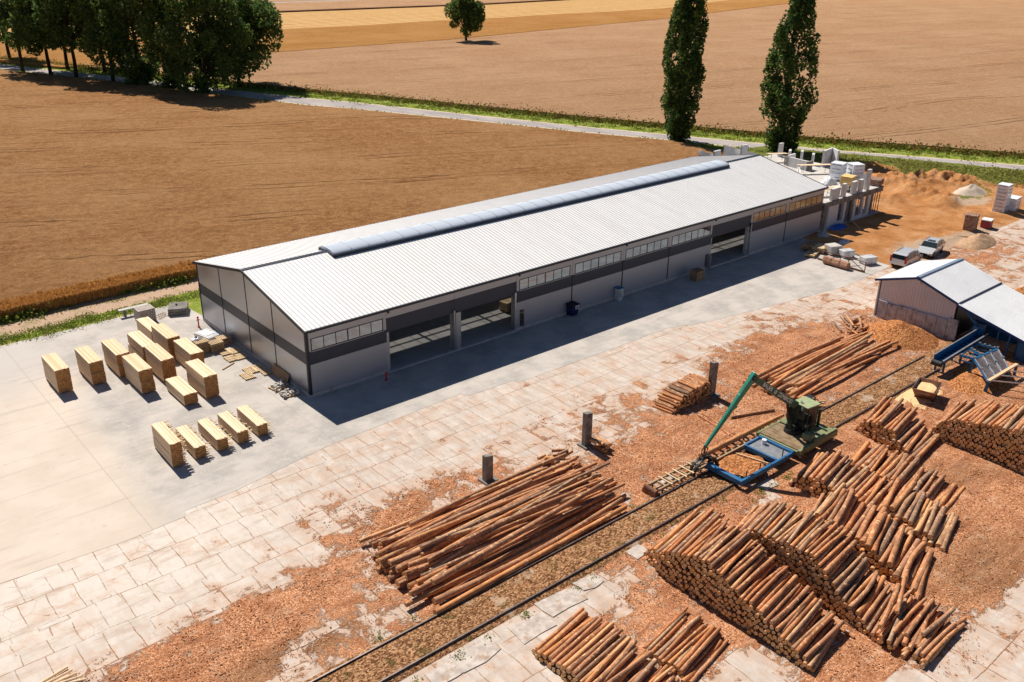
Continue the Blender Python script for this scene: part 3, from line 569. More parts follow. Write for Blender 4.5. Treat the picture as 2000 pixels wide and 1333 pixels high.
# wheat edge stalks
n = 26000; x = RS.uniform(-24, 6, n); y = 27.35+.35*(fbm(x*.8, x*0+2)-.5)+.5*(fbm(x*.15, x*0+9)-.5)+RS.rand(n)**2*2.5; C = np.stack([x, y, .30+.5*RS.rand(n)], 1)
dx = RS.normal(size=(n, 1))*.05; w_ = RS.uniform(.02, .045, (n, 1)); up = np.concatenate([dx, RS.normal(size=(n, 1))*.05-.04, RS.uniform(.16, .3, (n, 1))], 1); side = np.concatenate([w_, w_*RS.normal(size=(n, 1)), w_*0], 1)
V = np.stack([C-up-side, C-up+side, C+up+side, C+up-side], 1).reshape(-1, 3); tag(npmesh('wheat_stalks', V, np.arange(n*4).reshape(-1, 4), M_straw), kind='stuff')
# wood chip litter
RS.seed(8); n = 260000; x = RS.uniform(-24, 46, n); y = RS.uniform(-44, -9, n); mk = chip_mask(x, y); nn = fbm(x*.9+3, y*.9+8, 4)
k = (mk > nn*.9+.0+RS.rand(n)*.34) & ~((y < -22.8) & (y > -25.2) & (RS.rand(n) < .7)); x, y, mk = x[k], y[k], mk[k]
C = np.stack([x, y, .035+.09*sst(mk, .6, 1)*RS.rand(len(x))], 1); a = RS.uniform(0, 6.28, len(x)); L = RS.uniform(.018, .055, len(x)); wd = L*RS.uniform(.2, .5, len(x))
A_ = np.stack([np.cos(a)*L, np.sin(a)*L, RS.normal(size=len(x))*.35*L], 1); B_ = np.stack([-np.sin(a)*wd, np.cos(a)*wd, RS.normal(size=len(x))*.5*wd], 1)
V = np.stack([C-A_-B_, C+A_-B_, C+A_+B_, C-A_+B_], 1).reshape(-1, 3); tag(npmesh('wood_chips', V, np.arange(len(x)*4).reshape(-1, 4), M_chipb), kind='stuff')
random.seed(21); RS.seed(21)
# ================================================================ THE HALL
X0, X1, W, HE, HR = -.23, 60.48, 17.42, 4.99, 6.73
hall = thing('industrial_hall', 'long grey industrial hall with white ribbed roof, skylight and dark wall band', 'hall', (0, 0, 0))
def rz_(y): return HR-(HR-HE)*abs(y-W/2)/(W/2)
SK0, SK1, SKY0, SKY1 = 6.5, 53.9, 7.6, 9.75
# roofs with opening for the skylight
def roof_slope(sign):
    m = MB(); ye = -.18 if sign < 0 else W+.18; yr = W/2; xs_ = [X0-.12, SK0+.1, SK1-.1, X1+.12]
    yk = SKY0+.12 if sign < 0 else SKY1-.12
    def zz(y): return rz_(y)+.02
    th = .14
    for a, b, y0, y1 in ((xs_[0], xs_[1], ye, yr), (xs_[1], xs_[2], ye, yk), (xs_[2], xs_[3], ye, yr)):
        i = len(m.v); lo, hi = min(y0, y1), max(y0, y1)
        m.v += [(a, lo, zz(lo)), (b, lo, zz(lo)), (b, hi, zz(hi)), (a, hi, zz(hi)), (a, lo, zz(lo)-th), (b, lo, zz(lo)-th), (b, hi, zz(hi)-th), (a, hi, zz(hi)-th)]
        for f in ((0, 1, 2, 3), (7, 6, 5, 4), (4, 5, 1, 0), (5, 6, 2, 1), (6, 7, 3, 2), (7, 4, 0, 3)): m.f.append(tuple(i+k for k in f)); m.mi.append(0)
    x = xs_[0]+.2
    while x < xs_[3]:
        yt = yk if (xs_[1] < x < xs_[2]) else yr-.1*sign*-1
        yt = yk if (xs_[1] < x < xs_[2]) else (yr-.12 if sign < 0 else yr+.12)
        a = Vector((x, ye, zz(ye)+.014)); b = Vector((x, yt, zz(yt)+.014)); m.bar(a, b, .035, .034, 1); x += .333
    return m.build('roof', [M_roof, M_seam], hall)
roof_slope(-1); roof_slope(1)
m = MB()
for a, b in ((X0-.1, SK0+.0), (SK1-.0, X1+.1)):
    for sgn in (-1, 1):
        m.quad((a, W/2, HR+.075), (b, W/2, HR+.075), (b, W/2+sgn*.2, rz_(W/2+.2)+.07), (a, W/2+sgn*.2, rz_(W/2+.2)+.07))
m.build('ridge_cap', M_band, hall)
m = MB()   # verge and eave trims
for xx in (X0-.16, X1+.16):
    m.bar((xx, -.2, rz_(0)-.09), (xx, W/2, HR-.04), .08, .2); m.bar((xx, W/2, HR-.04), (xx, W+.2, rz_(0)-.09), .08, .2)
for yy in (-.24, W+.24): m.box(X0-.2, yy-.05, HE-.19, X1+.2, yy+.05, HE-.03)
for i in range(1, 10, 2): m.box(6*i-.07, -.38, HE-.30, 6*i+.07, -.28, HE-.12)
m.build('gutter', M_trim, hall)
# skylight
m = MB(); N = 12; prof = []
for k in range(N+1):
    a = math.pi*k/N; y = (SKY0+SKY1)/2-(SKY1-SKY0)/2*math.cos(a); z = HR-.13+.10+.33*math.sin(a)**.85; prof.append((y, z))
nb = 30; dxs = (SK1-SK0)/nb
sky = None
for k in range(N):
    (ya, za), (yb, zb) = prof[k], prof[k+1]; m.quad((SK0, ya, za), (SK1, ya, za), (SK1, yb, zb), (SK0, yb, zb))
for xx in (SK0, SK1): m.poly([(xx, y, z) for y, z in prof])
sky = m.build('skylight', M_sky, hall, smooth=False)
m = MB()
for k in range(N): m.bar((0, prof[k][0], prof[k][1]+.012), (0, prof[k+1][0], prof[k+1][1]+.012), .055, .03, up=(0, 0, 1))
rib = m.build('rib', M_alu, sky)
for j in range(nb+1):
    ro = rib if j == 0 else rib.copy()
    if j: COL.objects.link(ro); ro.parent = sky
    ro.location = (SK0+dxs*j, 0, 0)
m = MB(); m.box(SK0-.05, SKY0-.07, rz_(SKY0)-.1, SK1+.05, SKY0, prof[0][1]+.05); m.box(SK0-.05, SKY1, rz_(SKY1)-.1, SK1+.05, SKY1+.07, prof[0][1]+.05); m.box(SK0-.08, SKY0, HR-.3, SK0-.02, SKY1, prof[0][1]+.05); m.box(SK1+.02, SKY0, HR-.3, SK1+.08, SKY1, prof[0][1]+.05); m.build('curb', M_band, sky)
# walls
TW = .12
def wbox(name, x0, x1, z0, z1, mat, y0=0.0, d=TW, **kw):
    m = MB(); m.box(x0, y0, z0, x1, y0+d, z1); return m.build(name, mat, hall, **kw)
ZB0, ZB1, ZW0, ZW1 = 2.38, 3.28, 3.40, 4.20
openb = (1, 2, 7)
for i in range(10):
    a = 6*i+(X0 if i == 0 else 0); b = 6*(i+1) if i < 9 else X1; g = .012
    a_, b_ = a+g, b-g
    if i in openb:
        zt = 4.18
        wbox('wall_panel', a_, b_, zt, HE-.12, M_panel); wbox('header_band', a_, b_, 3.05 if i != 7 else 2.95, zt-.004, M_band, .10)
    else:
        wbox('wall_panel', a_, b_, ZW1+.06, HE-.12, M_panel)
        wa, wb_ = a+.32, b-.30
        if i == 0: wa = .15
        wbox('wall_panel', a_, wa-.05, ZB1+.003, ZW1+.057, M_panel); wbox('wall_panel', wb_+.05, b_, ZB1+.003, ZW1+.057, M_panel)
        wbox('dark_band', a_, b_, ZB0, ZB1, M_band, -.003)
        if i == 3:
            wbox('wall_panel', a_, 18.32, .25, ZB0-.003, M_panel); wbox('wall_panel', 18.85, b_, .25, ZB0-.003, M_panel); wbox('wall_panel', 18.322, 18.848, 1.72, ZB0-.003, M_panel)
            m = MB(); m.box(18.30, -.03, .1, 18.35, .10, 1.76); m.box(18.82, -.03, .1, 18.87, .10, 1.76); m.box(18.35, -.03, 1.70, 18.82, .10, 1.76); m.build('door_frame', M_galv, hall)
        elif i == 6:
            wbox('wall_panel', a_, 41.35, .25, ZB0-.003, M_panel); wbox('wall_panel', 41.75, b_, .25, ZB0-.003, M_panel); wbox('wall_panel', 41.352, 41.748, 1.5, ZB0-.003, M_panel)
            m = MB(); m.obox((41.62, -.22, .1), .06, .5, 1.4); m.build('door', M_galv, hall)
        else: wbox('wall_panel', a_, b_, .25, ZB0-.003, M_panel)
        # window: frame and pane
        fr = MB(); n6 = 6; dw = (wb_-wa)/n6
        fr.box(wa-.05, -.01, ZW0-.06, wb_+.05, .05, ZW0); fr.box(wa-.05, -.01, ZW1, wb_+.05, .05, ZW1+.05)
        for k in range(n6+1):
            x = wa+dw*k; hw = .04 if k == 3 else .022; fr.box(x-hw, -.01, ZW0, x+hw, .05, ZW1)
        fo = fr.build('window', M_trim, hall); pn = MB()
        for k in range(n6): pn.quad((wa+dw*k+.02, .008, ZW0), (wa+dw*(k+1)-.02, .008, ZW0), (wa+dw*(k+1)-.02, .008, ZW1), (wa+dw*k+.02, .008, ZW1))
        pn.build('pane', M_glass, fo)
        wbox('wall_panel', a_, b_, ZB1+.003, ZW0-.062, M_panel)
    if i > 0 and i-1 not in openb and i not in openb: wbox('joint_cover', 6*i-.05, 6*i+.05, .25, ZB1, M_trim, -.03, .028)
for x in (6, 12, 18, 42, 48): 
    m = MB(); m.box(x-.02 if x in (6, 42) else x-.10, .14, .1, x+.28 if x in (6, 42, 12) else x+.12, .5, HE-.2); m.build('column', M_conc2, hall)
m = MB(); m.box(12.05, -.06, .1, 12.5, .10, 3.06); m.build('column_cover', M_panel, hall); m = MB(); m.box(11.86, -.1, .1, 11.94, .3, 3.3); m.build('column_cover', M_galv, hall)
m = MB(); m.box(17.8, -.08, .1, 17.93, .4, 3.3); m.box(48.02, -.08, .1, 48.14, .4, 3.2); m.build('column_cover', M_galv, hall)
m = MB()
for i in range(10):
    if i not in openb: m.box(6*i+(X0 if i == 0 else 0), -.035, -.02, 6*(i+1) if i < 9 else X1, .12, .248)
    else: m.box(6*i, -.14, -.02, 6*(i+1), .12, .125)
m.box(X0-.04, .12, -.02, X0+.12, W, .22); m.build('plinth', M_conc2, hall)
# gable near
def gable(xo, nm=True):
    ys_ = [0, W*.27, W/2, W*.755, W]
    sg = 1
    for j in range(4):
        ya, yb = ys_[j]+.02, ys_[j+1]-.02
        m = MB()
        def pan(z0, z1a, z1b, mat, nme):
            m = MB(); i = 0; P_ = [(ya, z0), (yb, z0), (yb, z1b), (ya, z1a)]
            m.v = [(xo, y, z) for y, z in P_]+[(xo+TW, y, z) for y, z in P_]
            m.f = [(3, 2, 1, 0), (4, 5, 6, 7), (0, 1, 5, 4), (1, 2, 6, 5), (2, 3, 7, 6), (3, 0, 4, 7)]; m.mi = [0]*6
            m.build(nme, mat, hall)
        pan(.22, ZB0, ZB0, M_gable, 'wall_panel'); pan(ZB0+.003, ZB1-.003, ZB1-.003, M_band, 'dark_band'); pan(ZB1, rz_(ya)-.13, rz_(yb)-.13, M_gable, 'wall_panel')
    for y in ys_[1:4]:
        m = MB(); m.box(xo-.025 if xo < 5 else xo+TW, y-.04, .22, xo if xo < 5 else xo+TW+.025, y+.04, rz_(y)-.13); m.build('joint_cover', M_trim, hall)
gable(X0); gable(X1-TW)
m = MB(); m.box(X0-.04, -.045, .2, X0+.16, -.0, HE-.1); m.box(X0-.045, 0.0, .2, X0-.002, .16, HE-.1); m.build('corner_trim', M_trim, hall)
m = MB(); m.box(X0-.03, W-.12, .2, X0-.002, W+.03, HE-.1); m.build('corner_trim', M_trim, hall)
wbox('back_wall', X0+.13, X1-.13, .1, HE-.12, M_panel, W-.12)
m = MB(); m.box(X0+.12, .12, 0, X1-.12, W-.12, .115); m.build('floor', M_floor, hall)
# frames inside
m = MB()
for i in range(1, 10):
    x = 6*i
    m.bar((x, .3, HE-.45), (x, W/2, HR-.45), .2, .35); m.bar((x, W/2, HR-.45), (x, W-.3, HE-.45), .2, .35); m.box(x-.12, W-.5, .1, x+.12, W-.15, HE-.4)
m.box(SK0, W/2-.05, HR-.35, SK1, W/2+.05, HR-.2); m.build('roof_frame', M_conc2, hall)
# ================================================================ ANNEX UNDER CONSTRUCTION
an = thing('unfinished_annex', 'unfinished two storey block annex with bare slab, pillars and rusty props', 'building', (0, 0, 0))
ZS0, ZS1 = 2.6, 3.15
sl_p = [(60.75, 0), (72.6, 0), (72.6, 5.6), (76.8, 8.2), (76.8, 17.4), (60.75, 17.4)]
m = MB(); m.prism(sl_p, ZS0+.22, ZS1); m.build('floor_slab', M_conc2, an)
m = MB()
for a, b in zip(sl_p, sl_p[1:]+sl_p[:1]):
    if a[0] == 60.75 and b[0] == 60.75: continue
    d = unit([b[0]-a[0], b[1]-a[1], 0]); nrm = np.array([d[1], -d[0], 0])*.03
    m.bar((a[0]+nrm[0], a[1]+nrm[1], (ZS0+ZS1)/2-.01), (b[0]+nrm[0], b[1]+nrm[1], (ZS0+ZS1)/2-.01), .16, .55)
m.build('edge_beam', M_conc_old, an)
m = MB(); m.prism([(x+(.1 if x > 70 else 0), y-(.1 if y < 1 else 0)) for x, y in sl_p], .0, .14); m.build('foundation', M_conc2, an)
# lower walls front
for (a, b, z0) in ((62.0, 63.9, .14), (65.0, 65.45, .14), (67.0, 67.5, .14), (68.7, 69.1, .14), (69.9, 70.5, .14)):
    m = MB(); m.box(a, .06, z0, b, .36, ZS0-.0); m.build('block_wall', M_block, an)
for (a, b, z1) in ((63.9, 65.0, .55), (67.5, 68.7, .5), (69.1, 69.9, .45)):
    m = MB(); m.box(a+.003, .06, .14, b-.003, .36, z1); m.build('block_wall', M_block, an)
for x in (60.9, 65.5, 70.55, 66.4):
    m = MB(); m.box(x, .0, .14, x+.36, .4, ZS0); m.build('column', M_conc_old, an)
for (x, y) in ((62, 6), (66.5, 6), (71, 6), (62, 12), (66.5, 12), (71, 12), (76, 9), (76, 16), (71.5, 16.8), (66, 16.8)):
    m = MB(); m.box(x, y, .14, x+.35, y+.35, ZS0+.2); m.build('column', M_conc_old, an)
m = MB(); m.box(61, 16.9, .14, 76.6, 17.2, ZS0+.2); m.build('block_wall', M_block, an)
# props
for k in range(12):
    x = 71.2+1.5*(k % 4)/3+random.uniform(-.05, .05); y = .25+1.6*(k//4); m = MB(); m.tube((x, y, .02), (x+random.uniform(-.05, .05), y, ZS0+.2), .045, .045, 8); m.box(x-.1, y-.1, .0, x+.1, y+.1, .03); m.build('prop', M_rust, an)
for k in range(8):
    x = 64.2+.8*k; m = MB(); m.tube((x, 2.2+.4*(k % 2), .14), (x, 2.2+.4*(k % 2), ZS0+.22), .045, .045, 8); m.build('prop', M_rust, an)
# pillars on the slab, front edge
for (a, b, h_, ht) in ((62.2, 63.6, 1.25, .3), (64.35, 64.95, 1.45, .3), (66.25, 67.1, 1.4, .3), (67.75, 68.35, 1.4, .3), (69.2, 69.75, 2.3, .3)):
    m = MB(); m.box(a, .05, ZS1, b, .35, ZS1+h_); m.build('block_pillar', M_block, an)
m = MB(); m.poly([(69.5, .5, ZS1), (69.5, 1.9, ZS1), (69.5, 1.9, ZS1+.5), (69.5, .5, ZS1+2.0)]); m.poly([(69.8, .5, ZS1), (69.8, 1.9, ZS1), (69.8, 1.9, ZS1+.5), (69.8, .5, ZS1+2.0)][::-1])
for a, b in (((1.9, 0), (1.9, .5)), ((1.9, .5), (.5, 2.0)), ((.5, 2.0), (.5, 0))): m.quad((69.5, a[0], ZS1+a[1]), (69.8, a[0], ZS1+a[1]), (69.8, b[0], ZS1+b[1]), (69.5, b[0], ZS1+b[1]))
m.build('block_wall', M_block, an)
# walls on the far side
def wall(a, b, z0, z1, th=.24, mat=None, za=None):
    m = MB(); a = Vector((*a, z0)); b = Vector((*b, z0)); d = (b-a).normalized(); n = Vector((-d.y, d.x, 0))*th/2; zb = z1; za = z1 if za is None else za
    P_ = [a-n, b-n, b+n, a+n]; i = 0
    m.v = [tuple(p) for p in P_]+[(P_[0].x, P_[0].y, za), (P_[1].x, P_[1].y, zb), (P_[2].x, P_[2].y, zb), (P_[3].x, P_[3].y, za)]
    m.f = [(0, 3, 2, 1), (4, 5, 6, 7), (0, 1, 5, 4), (1, 2, 6, 5), (2, 3, 7, 6), (3, 0, 4, 7)]; m.mi = [0]*6
    return m.build('block_wall', mat or M_block, an)
def at(u, v, z): return G(u, v, z)[:2]
wall(at(1540, 325, ZS1), at(1574, 334, ZS1), ZS1, ZS1+1.15)
wall(at(1574.5, 334, ZS1), at(1584, 331, ZS1), ZS1, ZS1+1.05, mat=M_conc_old)
wall(at(1532, 322, ZS1), at(1539.5, 325, ZS1), ZS1, ZS1+1.1, mat=M_conc_old)
wall(at(1538, 318, ZS1), at(1551, 314, ZS1), ZS1, ZS1+.9)
wall((69.0, 8.3), (72.2, 10.8), ZS1, ZS1+.22); wall((69.0, 8.3), (66.0, 6.2), ZS1, ZS1+.45); wall((66, 6.2), (62.5, 3.8), ZS1, ZS1+.6); wall((72.2, 10.8), (75.3, 11.5), ZS1, ZS1+.3)
for (u, v, w_, h_, rz0) in ((1523, 306, .75, 1.7, 0), (1541, 312, 1.1, 1.2, .5), (1564.5, 315, 1.1, 1.3, .5), (1586, 322, 1.1, 1.35, .5)):
    g = at(u, v, ZS1); m = MB(); m.obox((g[0], g[1], ZS1), w_, .28, h_, rz0); m.build('block_pillar', M_block, an)
c0 = at(1617, 328, ZS1); c1 = at(1632, 327, ZS1); cc = at(1622, 320, ZS1)
wall(at(1605, 327, ZS1), cc, ZS1, ZS1+2.0); wall(cc, at(1634, 327, ZS1), ZS1, ZS1+2.0)
# back walls seen over the roof
def ywall(y, u0, v0, u1, v1, z0=ZS1):
    a = PY(u0, v0, y); b = PY(u1, v1, y); wall((a[0], y), (b[0], y), z0, b[2], za=a[2])
ywall(17.1, 1367, 294, 1398, 303); ywall(17.2, 1416, 284, 1480, 301); ywall(16.6, 1395, 296, 1407, 293); ywall(16.4, 1449, 284, 1460, 282.5)
m = MB()
for (u, v, L_, z) in ((1522, 309, 2.6, 1.0), (1596, 331, 4.4, 1.0), (1620, 375, 3.4, .9), (1612, 381, 2.2, .7)):
    g = at(u, v-8, ZS1+z); m = MB()
    for j in range(4): m.bar((g[0]-L_/2*.8, g[1]+.6*0+.16*j+L_*.25, ZS1+z), (g[0]+L_/2*.8, g[1]+.16*j-L_*.25, ZS1+z), .15, .05)
    t_ = thing('scaffold_table', {0: 'timber work platform by the pillar nearest the poplar', 1: 'long timber platform on trestles in front of the corner wall', 2: 'timber platform on trestles beside the hall end on the slab', 3: 'small low timber platform on the slab by the hall corner'}[[1522, 1596, 1620, 1612].index(u)], 'scaffold', (0, 0, 0), 0, 'work platforms on the slab')
    m.build('deck', M_board, t_)
    for sx in (-1, 1):
        m = MB(); px_, py_ = g[0]+sx*L_/2*.65, g[1]+.3-sx*L_*.2
        for q in (-.3, .3): m.tube((px_, py_+q, ZS1), (px_, py_+q, ZS1+z-.02), .025, .025, 6)
        m.tube((px_, py_-.3, ZS1+z*.5), (px_, py_+.3, ZS1+z*.5), .02, .02, 6); m.build('trestle', M_steel_d, t_)
def text_mesh(txt, size, mat, parent, loc, rot, name='lettering', ext=.002):
    cu = bpy.data.curves.new('t', 'FONT'); cu.body = txt; cu.size = size; cu.extrude = ext; cu.align_x = 'CENTER'; cu.align_y = 'CENTER'
    ob = bpy.data.objects.new('t', cu); COL.objects.link(ob); dg = bpy.context.evaluated_depsgraph_get(); me = bpy.data.meshes.new_from_object(ob.evaluated_get(dg)); bpy.data.objects.remove(ob)
    me.materials.clear(); me.materials.append(mat); o = bpy.data.objects.new(name, me); COL.objects.link(o); o.parent = parent; o.location = loc; o.rotation_euler = rot; return o
def block_pack(label, loc, rz, sx, sy, sz, tiers=2, ink='both', group='white wrapped block packs'):
    t_ = thing('block_pack', label, 'block pack', loc, rz, group)
    m = MB(); h_ = (sz-.1)/tiers
    for k in range(tiers):
        m.obox((random.uniform(-.02, .02), random.uniform(-.02, .02), .1+k*h_), sx-.01*k, sy-.01*k, h_-.02)
    m.build('wrapping', M_wrap, t_, bevel=.03)
    m = MB()
    for yy in (-.4, 0, .4): m.obox((0, yy*sy, 0), sx, .1, .03)
    m.build('pallet', M_oldwood, t_)
    # printed rows of dark lettering too small to read, as dashes
    m = MB(); rows = tiers*2
    for r_ in range(rows):
        z = .1+(r_+.55)*(sz-.1)/rows
        for fx in (0, 1):
            for k in range(6):
                wk = random.uniform(.05, .09); off_ = -.28+k*.11
                if fx == 0: m.obox((off_*sx, -sy/2-.004, z), wk*sx, .006, random.uniform(.05, .09))
                else: m.obox((-sx/2-.004, off_*sy, z), .006, wk*sy, random.uniform(.05, .09))
    m.build('printing', M_ink, t_); return t_
g = at(1634, 351, ZS1); block_pack('white wrapped block pack on the slab beside the white sacks', (g[0], g[1], ZS1), .25, 1.5, 1.5, 2.0)
g = at(1667, 351, ZS1); block_pack('white wrapped block pack on the slab at its far right side', (g[0], g[1], ZS1), -.45, 1.45, 1.45, 1.9)
g = at(1646, 343, ZS1); block_pack('small white block pack half hidden behind the left pack on the slab', (g[0], g[1], ZS1), .2, .7, .7, .9, 1)
g = G(1953, 417); block_pack('tall double stack of white wrapped blocks at the right photo edge', (g[0]+.6, g[1]+.3, 0), .1, 1.5, 1.3, 3.3, 4)
block_pack('low white wrapped block pack against the tall stack', (g[0]+2.4, g[1]-.2, 0), .1, 1.9, 1.3, 1.6)
def lumpy(name, label, cat, loc, rx_, ry_, h_, mat, seed=1, group=None, kind=None, parent=None, n=28, sharp=1.2, nz=.5, fq=1.5):
    RS.seed(seed); R_ = np.linspace(0, 1, 14); A__ = np.linspace(0, 2*math.pi, n+1)[:-1]; V = []; 
    for r_ in R_:
        for a in A__:
            k = 1+.25*(fbm(np.array([math.cos(a)*1.5+seed]), np.array([math.sin(a)*1.5+seed]), 3)[0]-.5)*2
            x, y = math.cos(a)*r_*rx_*k, math.sin(a)*r_*ry_*k
            z = h_*(1-r_**sharp)*(1-nz/2+nz*fbm(np.array([x*fq/ max(.4, rx_)*2+seed]), np.array([y*fq/max(.4, ry_)*2]), 4)[0]); V.append((x, y, z if r_ < 1 else -.03))
    F = []
    for i in range(len(R_)-1):
        for j in range(n): F.append((i*n+j, (i+1)*n+j, (i+1)*n+(j+1) % n, i*n+(j+1) % n))
    o = npmesh(name, V, F, mat, parent, smooth=True)
    if parent is None: tag(o, label, cat, group, kind)
    o.location = loc; return o
g = at(1622, 358, ZS1); lumpy('bulk_bag', 'slumped white sack of mortar lying on the slab', 'sack', (g[0]-.2, g[1], ZS1), 1.1, .8, .75, M_wrap, 3, sharp=2.5)
g = at(1612, 362, ZS1); lumpy('bulk_bag', 'flat crumpled white sack on the slab next to the hall roof corner', 'sack', (g[0], g[1], ZS1), .8, .7, .5, M_wrap, 9, sharp=2.5)
g = at(1653, 372, ZS1); t_ = thing('formwork_stack', 'stack of yellow formwork boards on dark trestles on the slab', 'boards', (g[0], g[1], ZS1), .2)
for k in range(9):
    m = MB(); m.obox((random.uniform(-.05, .05), random.uniform(-.05, .05), .75+k*.1), 1.5, 1.3, .085, random.uniform(-.04, .04)); m.build('board', M_yellow, t_)
m = MB()
for sx in (-.6, 0, .6):
    for sy in (-.5, .5): m.tube((sx, sy, 0), (sx*.8, sy, .74), .06, .06, 8); 
    m.tube((sx, -.5, .4), (sx, .5, .3), .05, .05, 8)
m.build('trestle', M_steel_d, t_)
def brick_pallet(label, loc, rz, sx, sy, sz, mat, seed=1, group=None, wild=.03):
    random.seed(seed); t_ = thing('brick_pallet', label, 'brick pallet', loc, rz, group); m = MB(); z = .1; 
    while z < sz:
        x = -sx/2+.06
        while x < sx/2:
            y = -sy/2+.12
            while y < sy/2:
                if abs(x) > sx/2-.2 or abs(y) > sy/2-.3 or z > sz-.15: m.obox((x+random.uniform(-wild, wild), y+random.uniform(-wild, wild), z), .11, .22, .075, random.uniform(-.15, .15))
                y += .245
            x += .135
        z += .09
    m.build('bricks', mat, t_); m = MB()
    for yy in (-.4, 0, .4): m.obox((0, yy*sy, 0), sx, .1, .09)
    m.build('pallet', M_oldwood, t_); return t_
M_brick = wood_mat('mixed_brick', (.30, .16, .11), (.52, .36, .28), (.12, .08, .06), (1, 1, 1))
g = at(1710, 361, ZS1); brick_pallet('pallet of old brick on the far corner of the concrete slab', (g[0], g[1], ZS1), .2, 1.6, 1.3, .65, M_brick, 4, 'brick pallets')
g = G(1897, 451); brick_pallet('tall leaning pallet of dark old brick by the red wrapped load', (g[0], g[1]+.2, 0), .25, 1.4, 1.2, 1.75, M_brick, 5, 'brick pallets')
g = G(1915, 446); t_ = thing('wrapped_load', 'small red and white wrapped load beside the tall brick pallet', 'load', (g[0]+.6, g[1]-.3, 0), .2)
m = MB(); m.obox((0, 0, .08), 1.2, 1.0, .8); m.build('load', simple('red_wrap', (.34, .06, .07), .6), t_, bevel=.03); m = MB(); m.obox((0, 0, .885), 1.22, 1.02, .1); m.build('cover', M_wrap, t_); m = MB(); m.obox((0, 0, 0), 1.2, 1.0, .078); m.build('pallet', M_oldwood, t_)
g = G(1915, 478); lumpy('sand_heap', 'heap of brown sand beside the slabs right of the silver car', 'heap', (g[0]+.4, g[1]+.4, 0), 3.0, 1.6, 1.0, M_sand, 12)
g = G(1895, 378); lumpy('sand_heap', 'small grey sand heap at the grass edge beyond the dirt lot', 'heap', (g[0], g[1], 0), 2.8, 1.8, 1.1, M_sandg, 14)
# things round the annex foot
g = G(1640, 449); lumpy('tarpaulin', 'crumpled blue tarpaulin lying below the annex wall', 'tarpaulin', (g[0]+.3, g[1]+.3, .05), 1.7, .75, .35, M_tarp, 5, sharp=2, nz=1.4, fq=4)
g = G(1608, 462); lumpy('rubble_heap', 'pale rubble heap at the far corner of the hall', 'heap', (g[0], g[1], .02), .9, .7, .7, M_conc2, 15, nz=1.2, fq=4)
g = G(1648, 476); lumpy('rubbish_heap', 'dark heap of foil and rubbish at the dirt edge', 'heap', (g[0], g[1], .02), 1.2, .7, .4, M_foil, 16, nz=1.4, fq=4)
for (u0, v0, u1, v1, z0, z1, lb) in ((1660, 428, 1686, 452, 1.2, .05, 'long board leaning from the annex sill to the dirt'), (1648, 434, 1656, 444, 1.0, .05, 'short plank propped under the annex opening'), (1556, 470, 1560, 472, .1, .1, None)):
    if lb: a = G(u0, v0, z0); b = G(u1, v1, z1); m = MB(); m.bar(a, b, .16, .05); tag(m.build('plank', M_oldwood), lb, 'plank', 'loose planks')
# ================================================================ THINGS BY THE HALL FRONT
t_ = thing('waste_bin', 'dark blue bin with white label against the hall wall', 'bin', (23.75, -.42, ZY), 0)
m = MB(); P0 = [(-.42, -.36), (.42, -.36), (.42, .36), (-.42, .36)]; m.v = [(x*.8, y*.8, .08) for x, y in P0]+[(x, y, 1.0) for x, y in P0]; m.f = [(0, 3, 2, 1), (4, 5, 6, 7), (0, 1, 5, 4), (1, 2, 6, 5), (2, 3, 7, 6), (3, 0, 4, 7)]; m.mi = [0]*6; m.build('body', M_darkblue, t_, bevel=.03)
m = MB(); m.box(-.46, -.42, 1.0, .46, .38, 1.05); m.box(-.40, -.46, .98, .40, -.42, 1.03); m.build('lid', M_black, t_, bevel=.015)
m = MB(); m.box(-.02, -.375, .78, .38, -.366, .98); m.box(.0, -.37, .62, .36, -.345, .70); m.build('sticker', M_label, t_)
m = MB()
for r_ in range(3): m.box(.03+.02*r_, -.379, .82+.05*r_, .32-.03*r_, -.376, .835+.05*r_)
m.build('printing', M_ink, t_)
for sx in (-.3, .3):
    m = MB(); m.tube((sx-.03, .25, .09), (sx+.03, .25, .09), .09, .09, 12); m.build('wheel', M_black, t_)
t_ = thing('switch_cabinet', 'pale grey upright cabinet with blue cap against the hall wall', 'cabinet', (29.35, -.35, ZY), 0)
m = MB(); m.box(-.28, -.26, 0, .28, .26, 1.05); m.build('body', simple('pale_grey_paint', (.55, .58, .60), .5), t_, bevel=.015); m = MB(); m.box(-.31, -.29, 1.05, .31, .29, 1.10); m.build('cap', M_bluel, t_); m = MB(); m.box(-.29, -.266, .3, .0, -.262, .9); m.box(-.02, -.29, .55, .02, -.262, .66); m.build('door', M_galv, t_)
def crate(label, loc, sx, sy, sz, rz=0, mat=None):
    t_ = thing('pallet_load', label, 'pallet load', loc, rz, 'small timber pallet loads'); m = MB(); z = .12
    while z < sz:
        for k in range(7): m.obox((random.uniform(-.03, .03), -sy/2+sy*(k+.5)/7, z), sx+random.uniform(-.06, .06), sy/7-.015, .05)
        z += .06
    m.build('boards', mat or M_oldwood, t_); m = MB(); 
    for yy in (-.4, 0, .4): m.obox((0, yy*sy, 0), sx, .1, .115)
    m.build('pallet', M_oldwood, t_); m = MB(); m.obox((-.25*sx, 0, .1), .03, sy+.02, sz-.06); m.obox((.25*sx, 0, .1), .03, sy+.02, sz-.06); m.build('strap', M_black, t_); return t_
crate('strapped timber load on a pallet outside by the narrow wall door', (38.6, -1.35, ZY), 1.0, .9, .95)
crate('timber load inside the hall by the first open gateway', (20.4, 3.6, .115), 1.6, .9, .8, .1, M_pallet)
crate('timber load deep inside the hall behind the far gateway', (51.2, 6.0, .115), 1.5, 1.0, .6, .3, M_pallet)
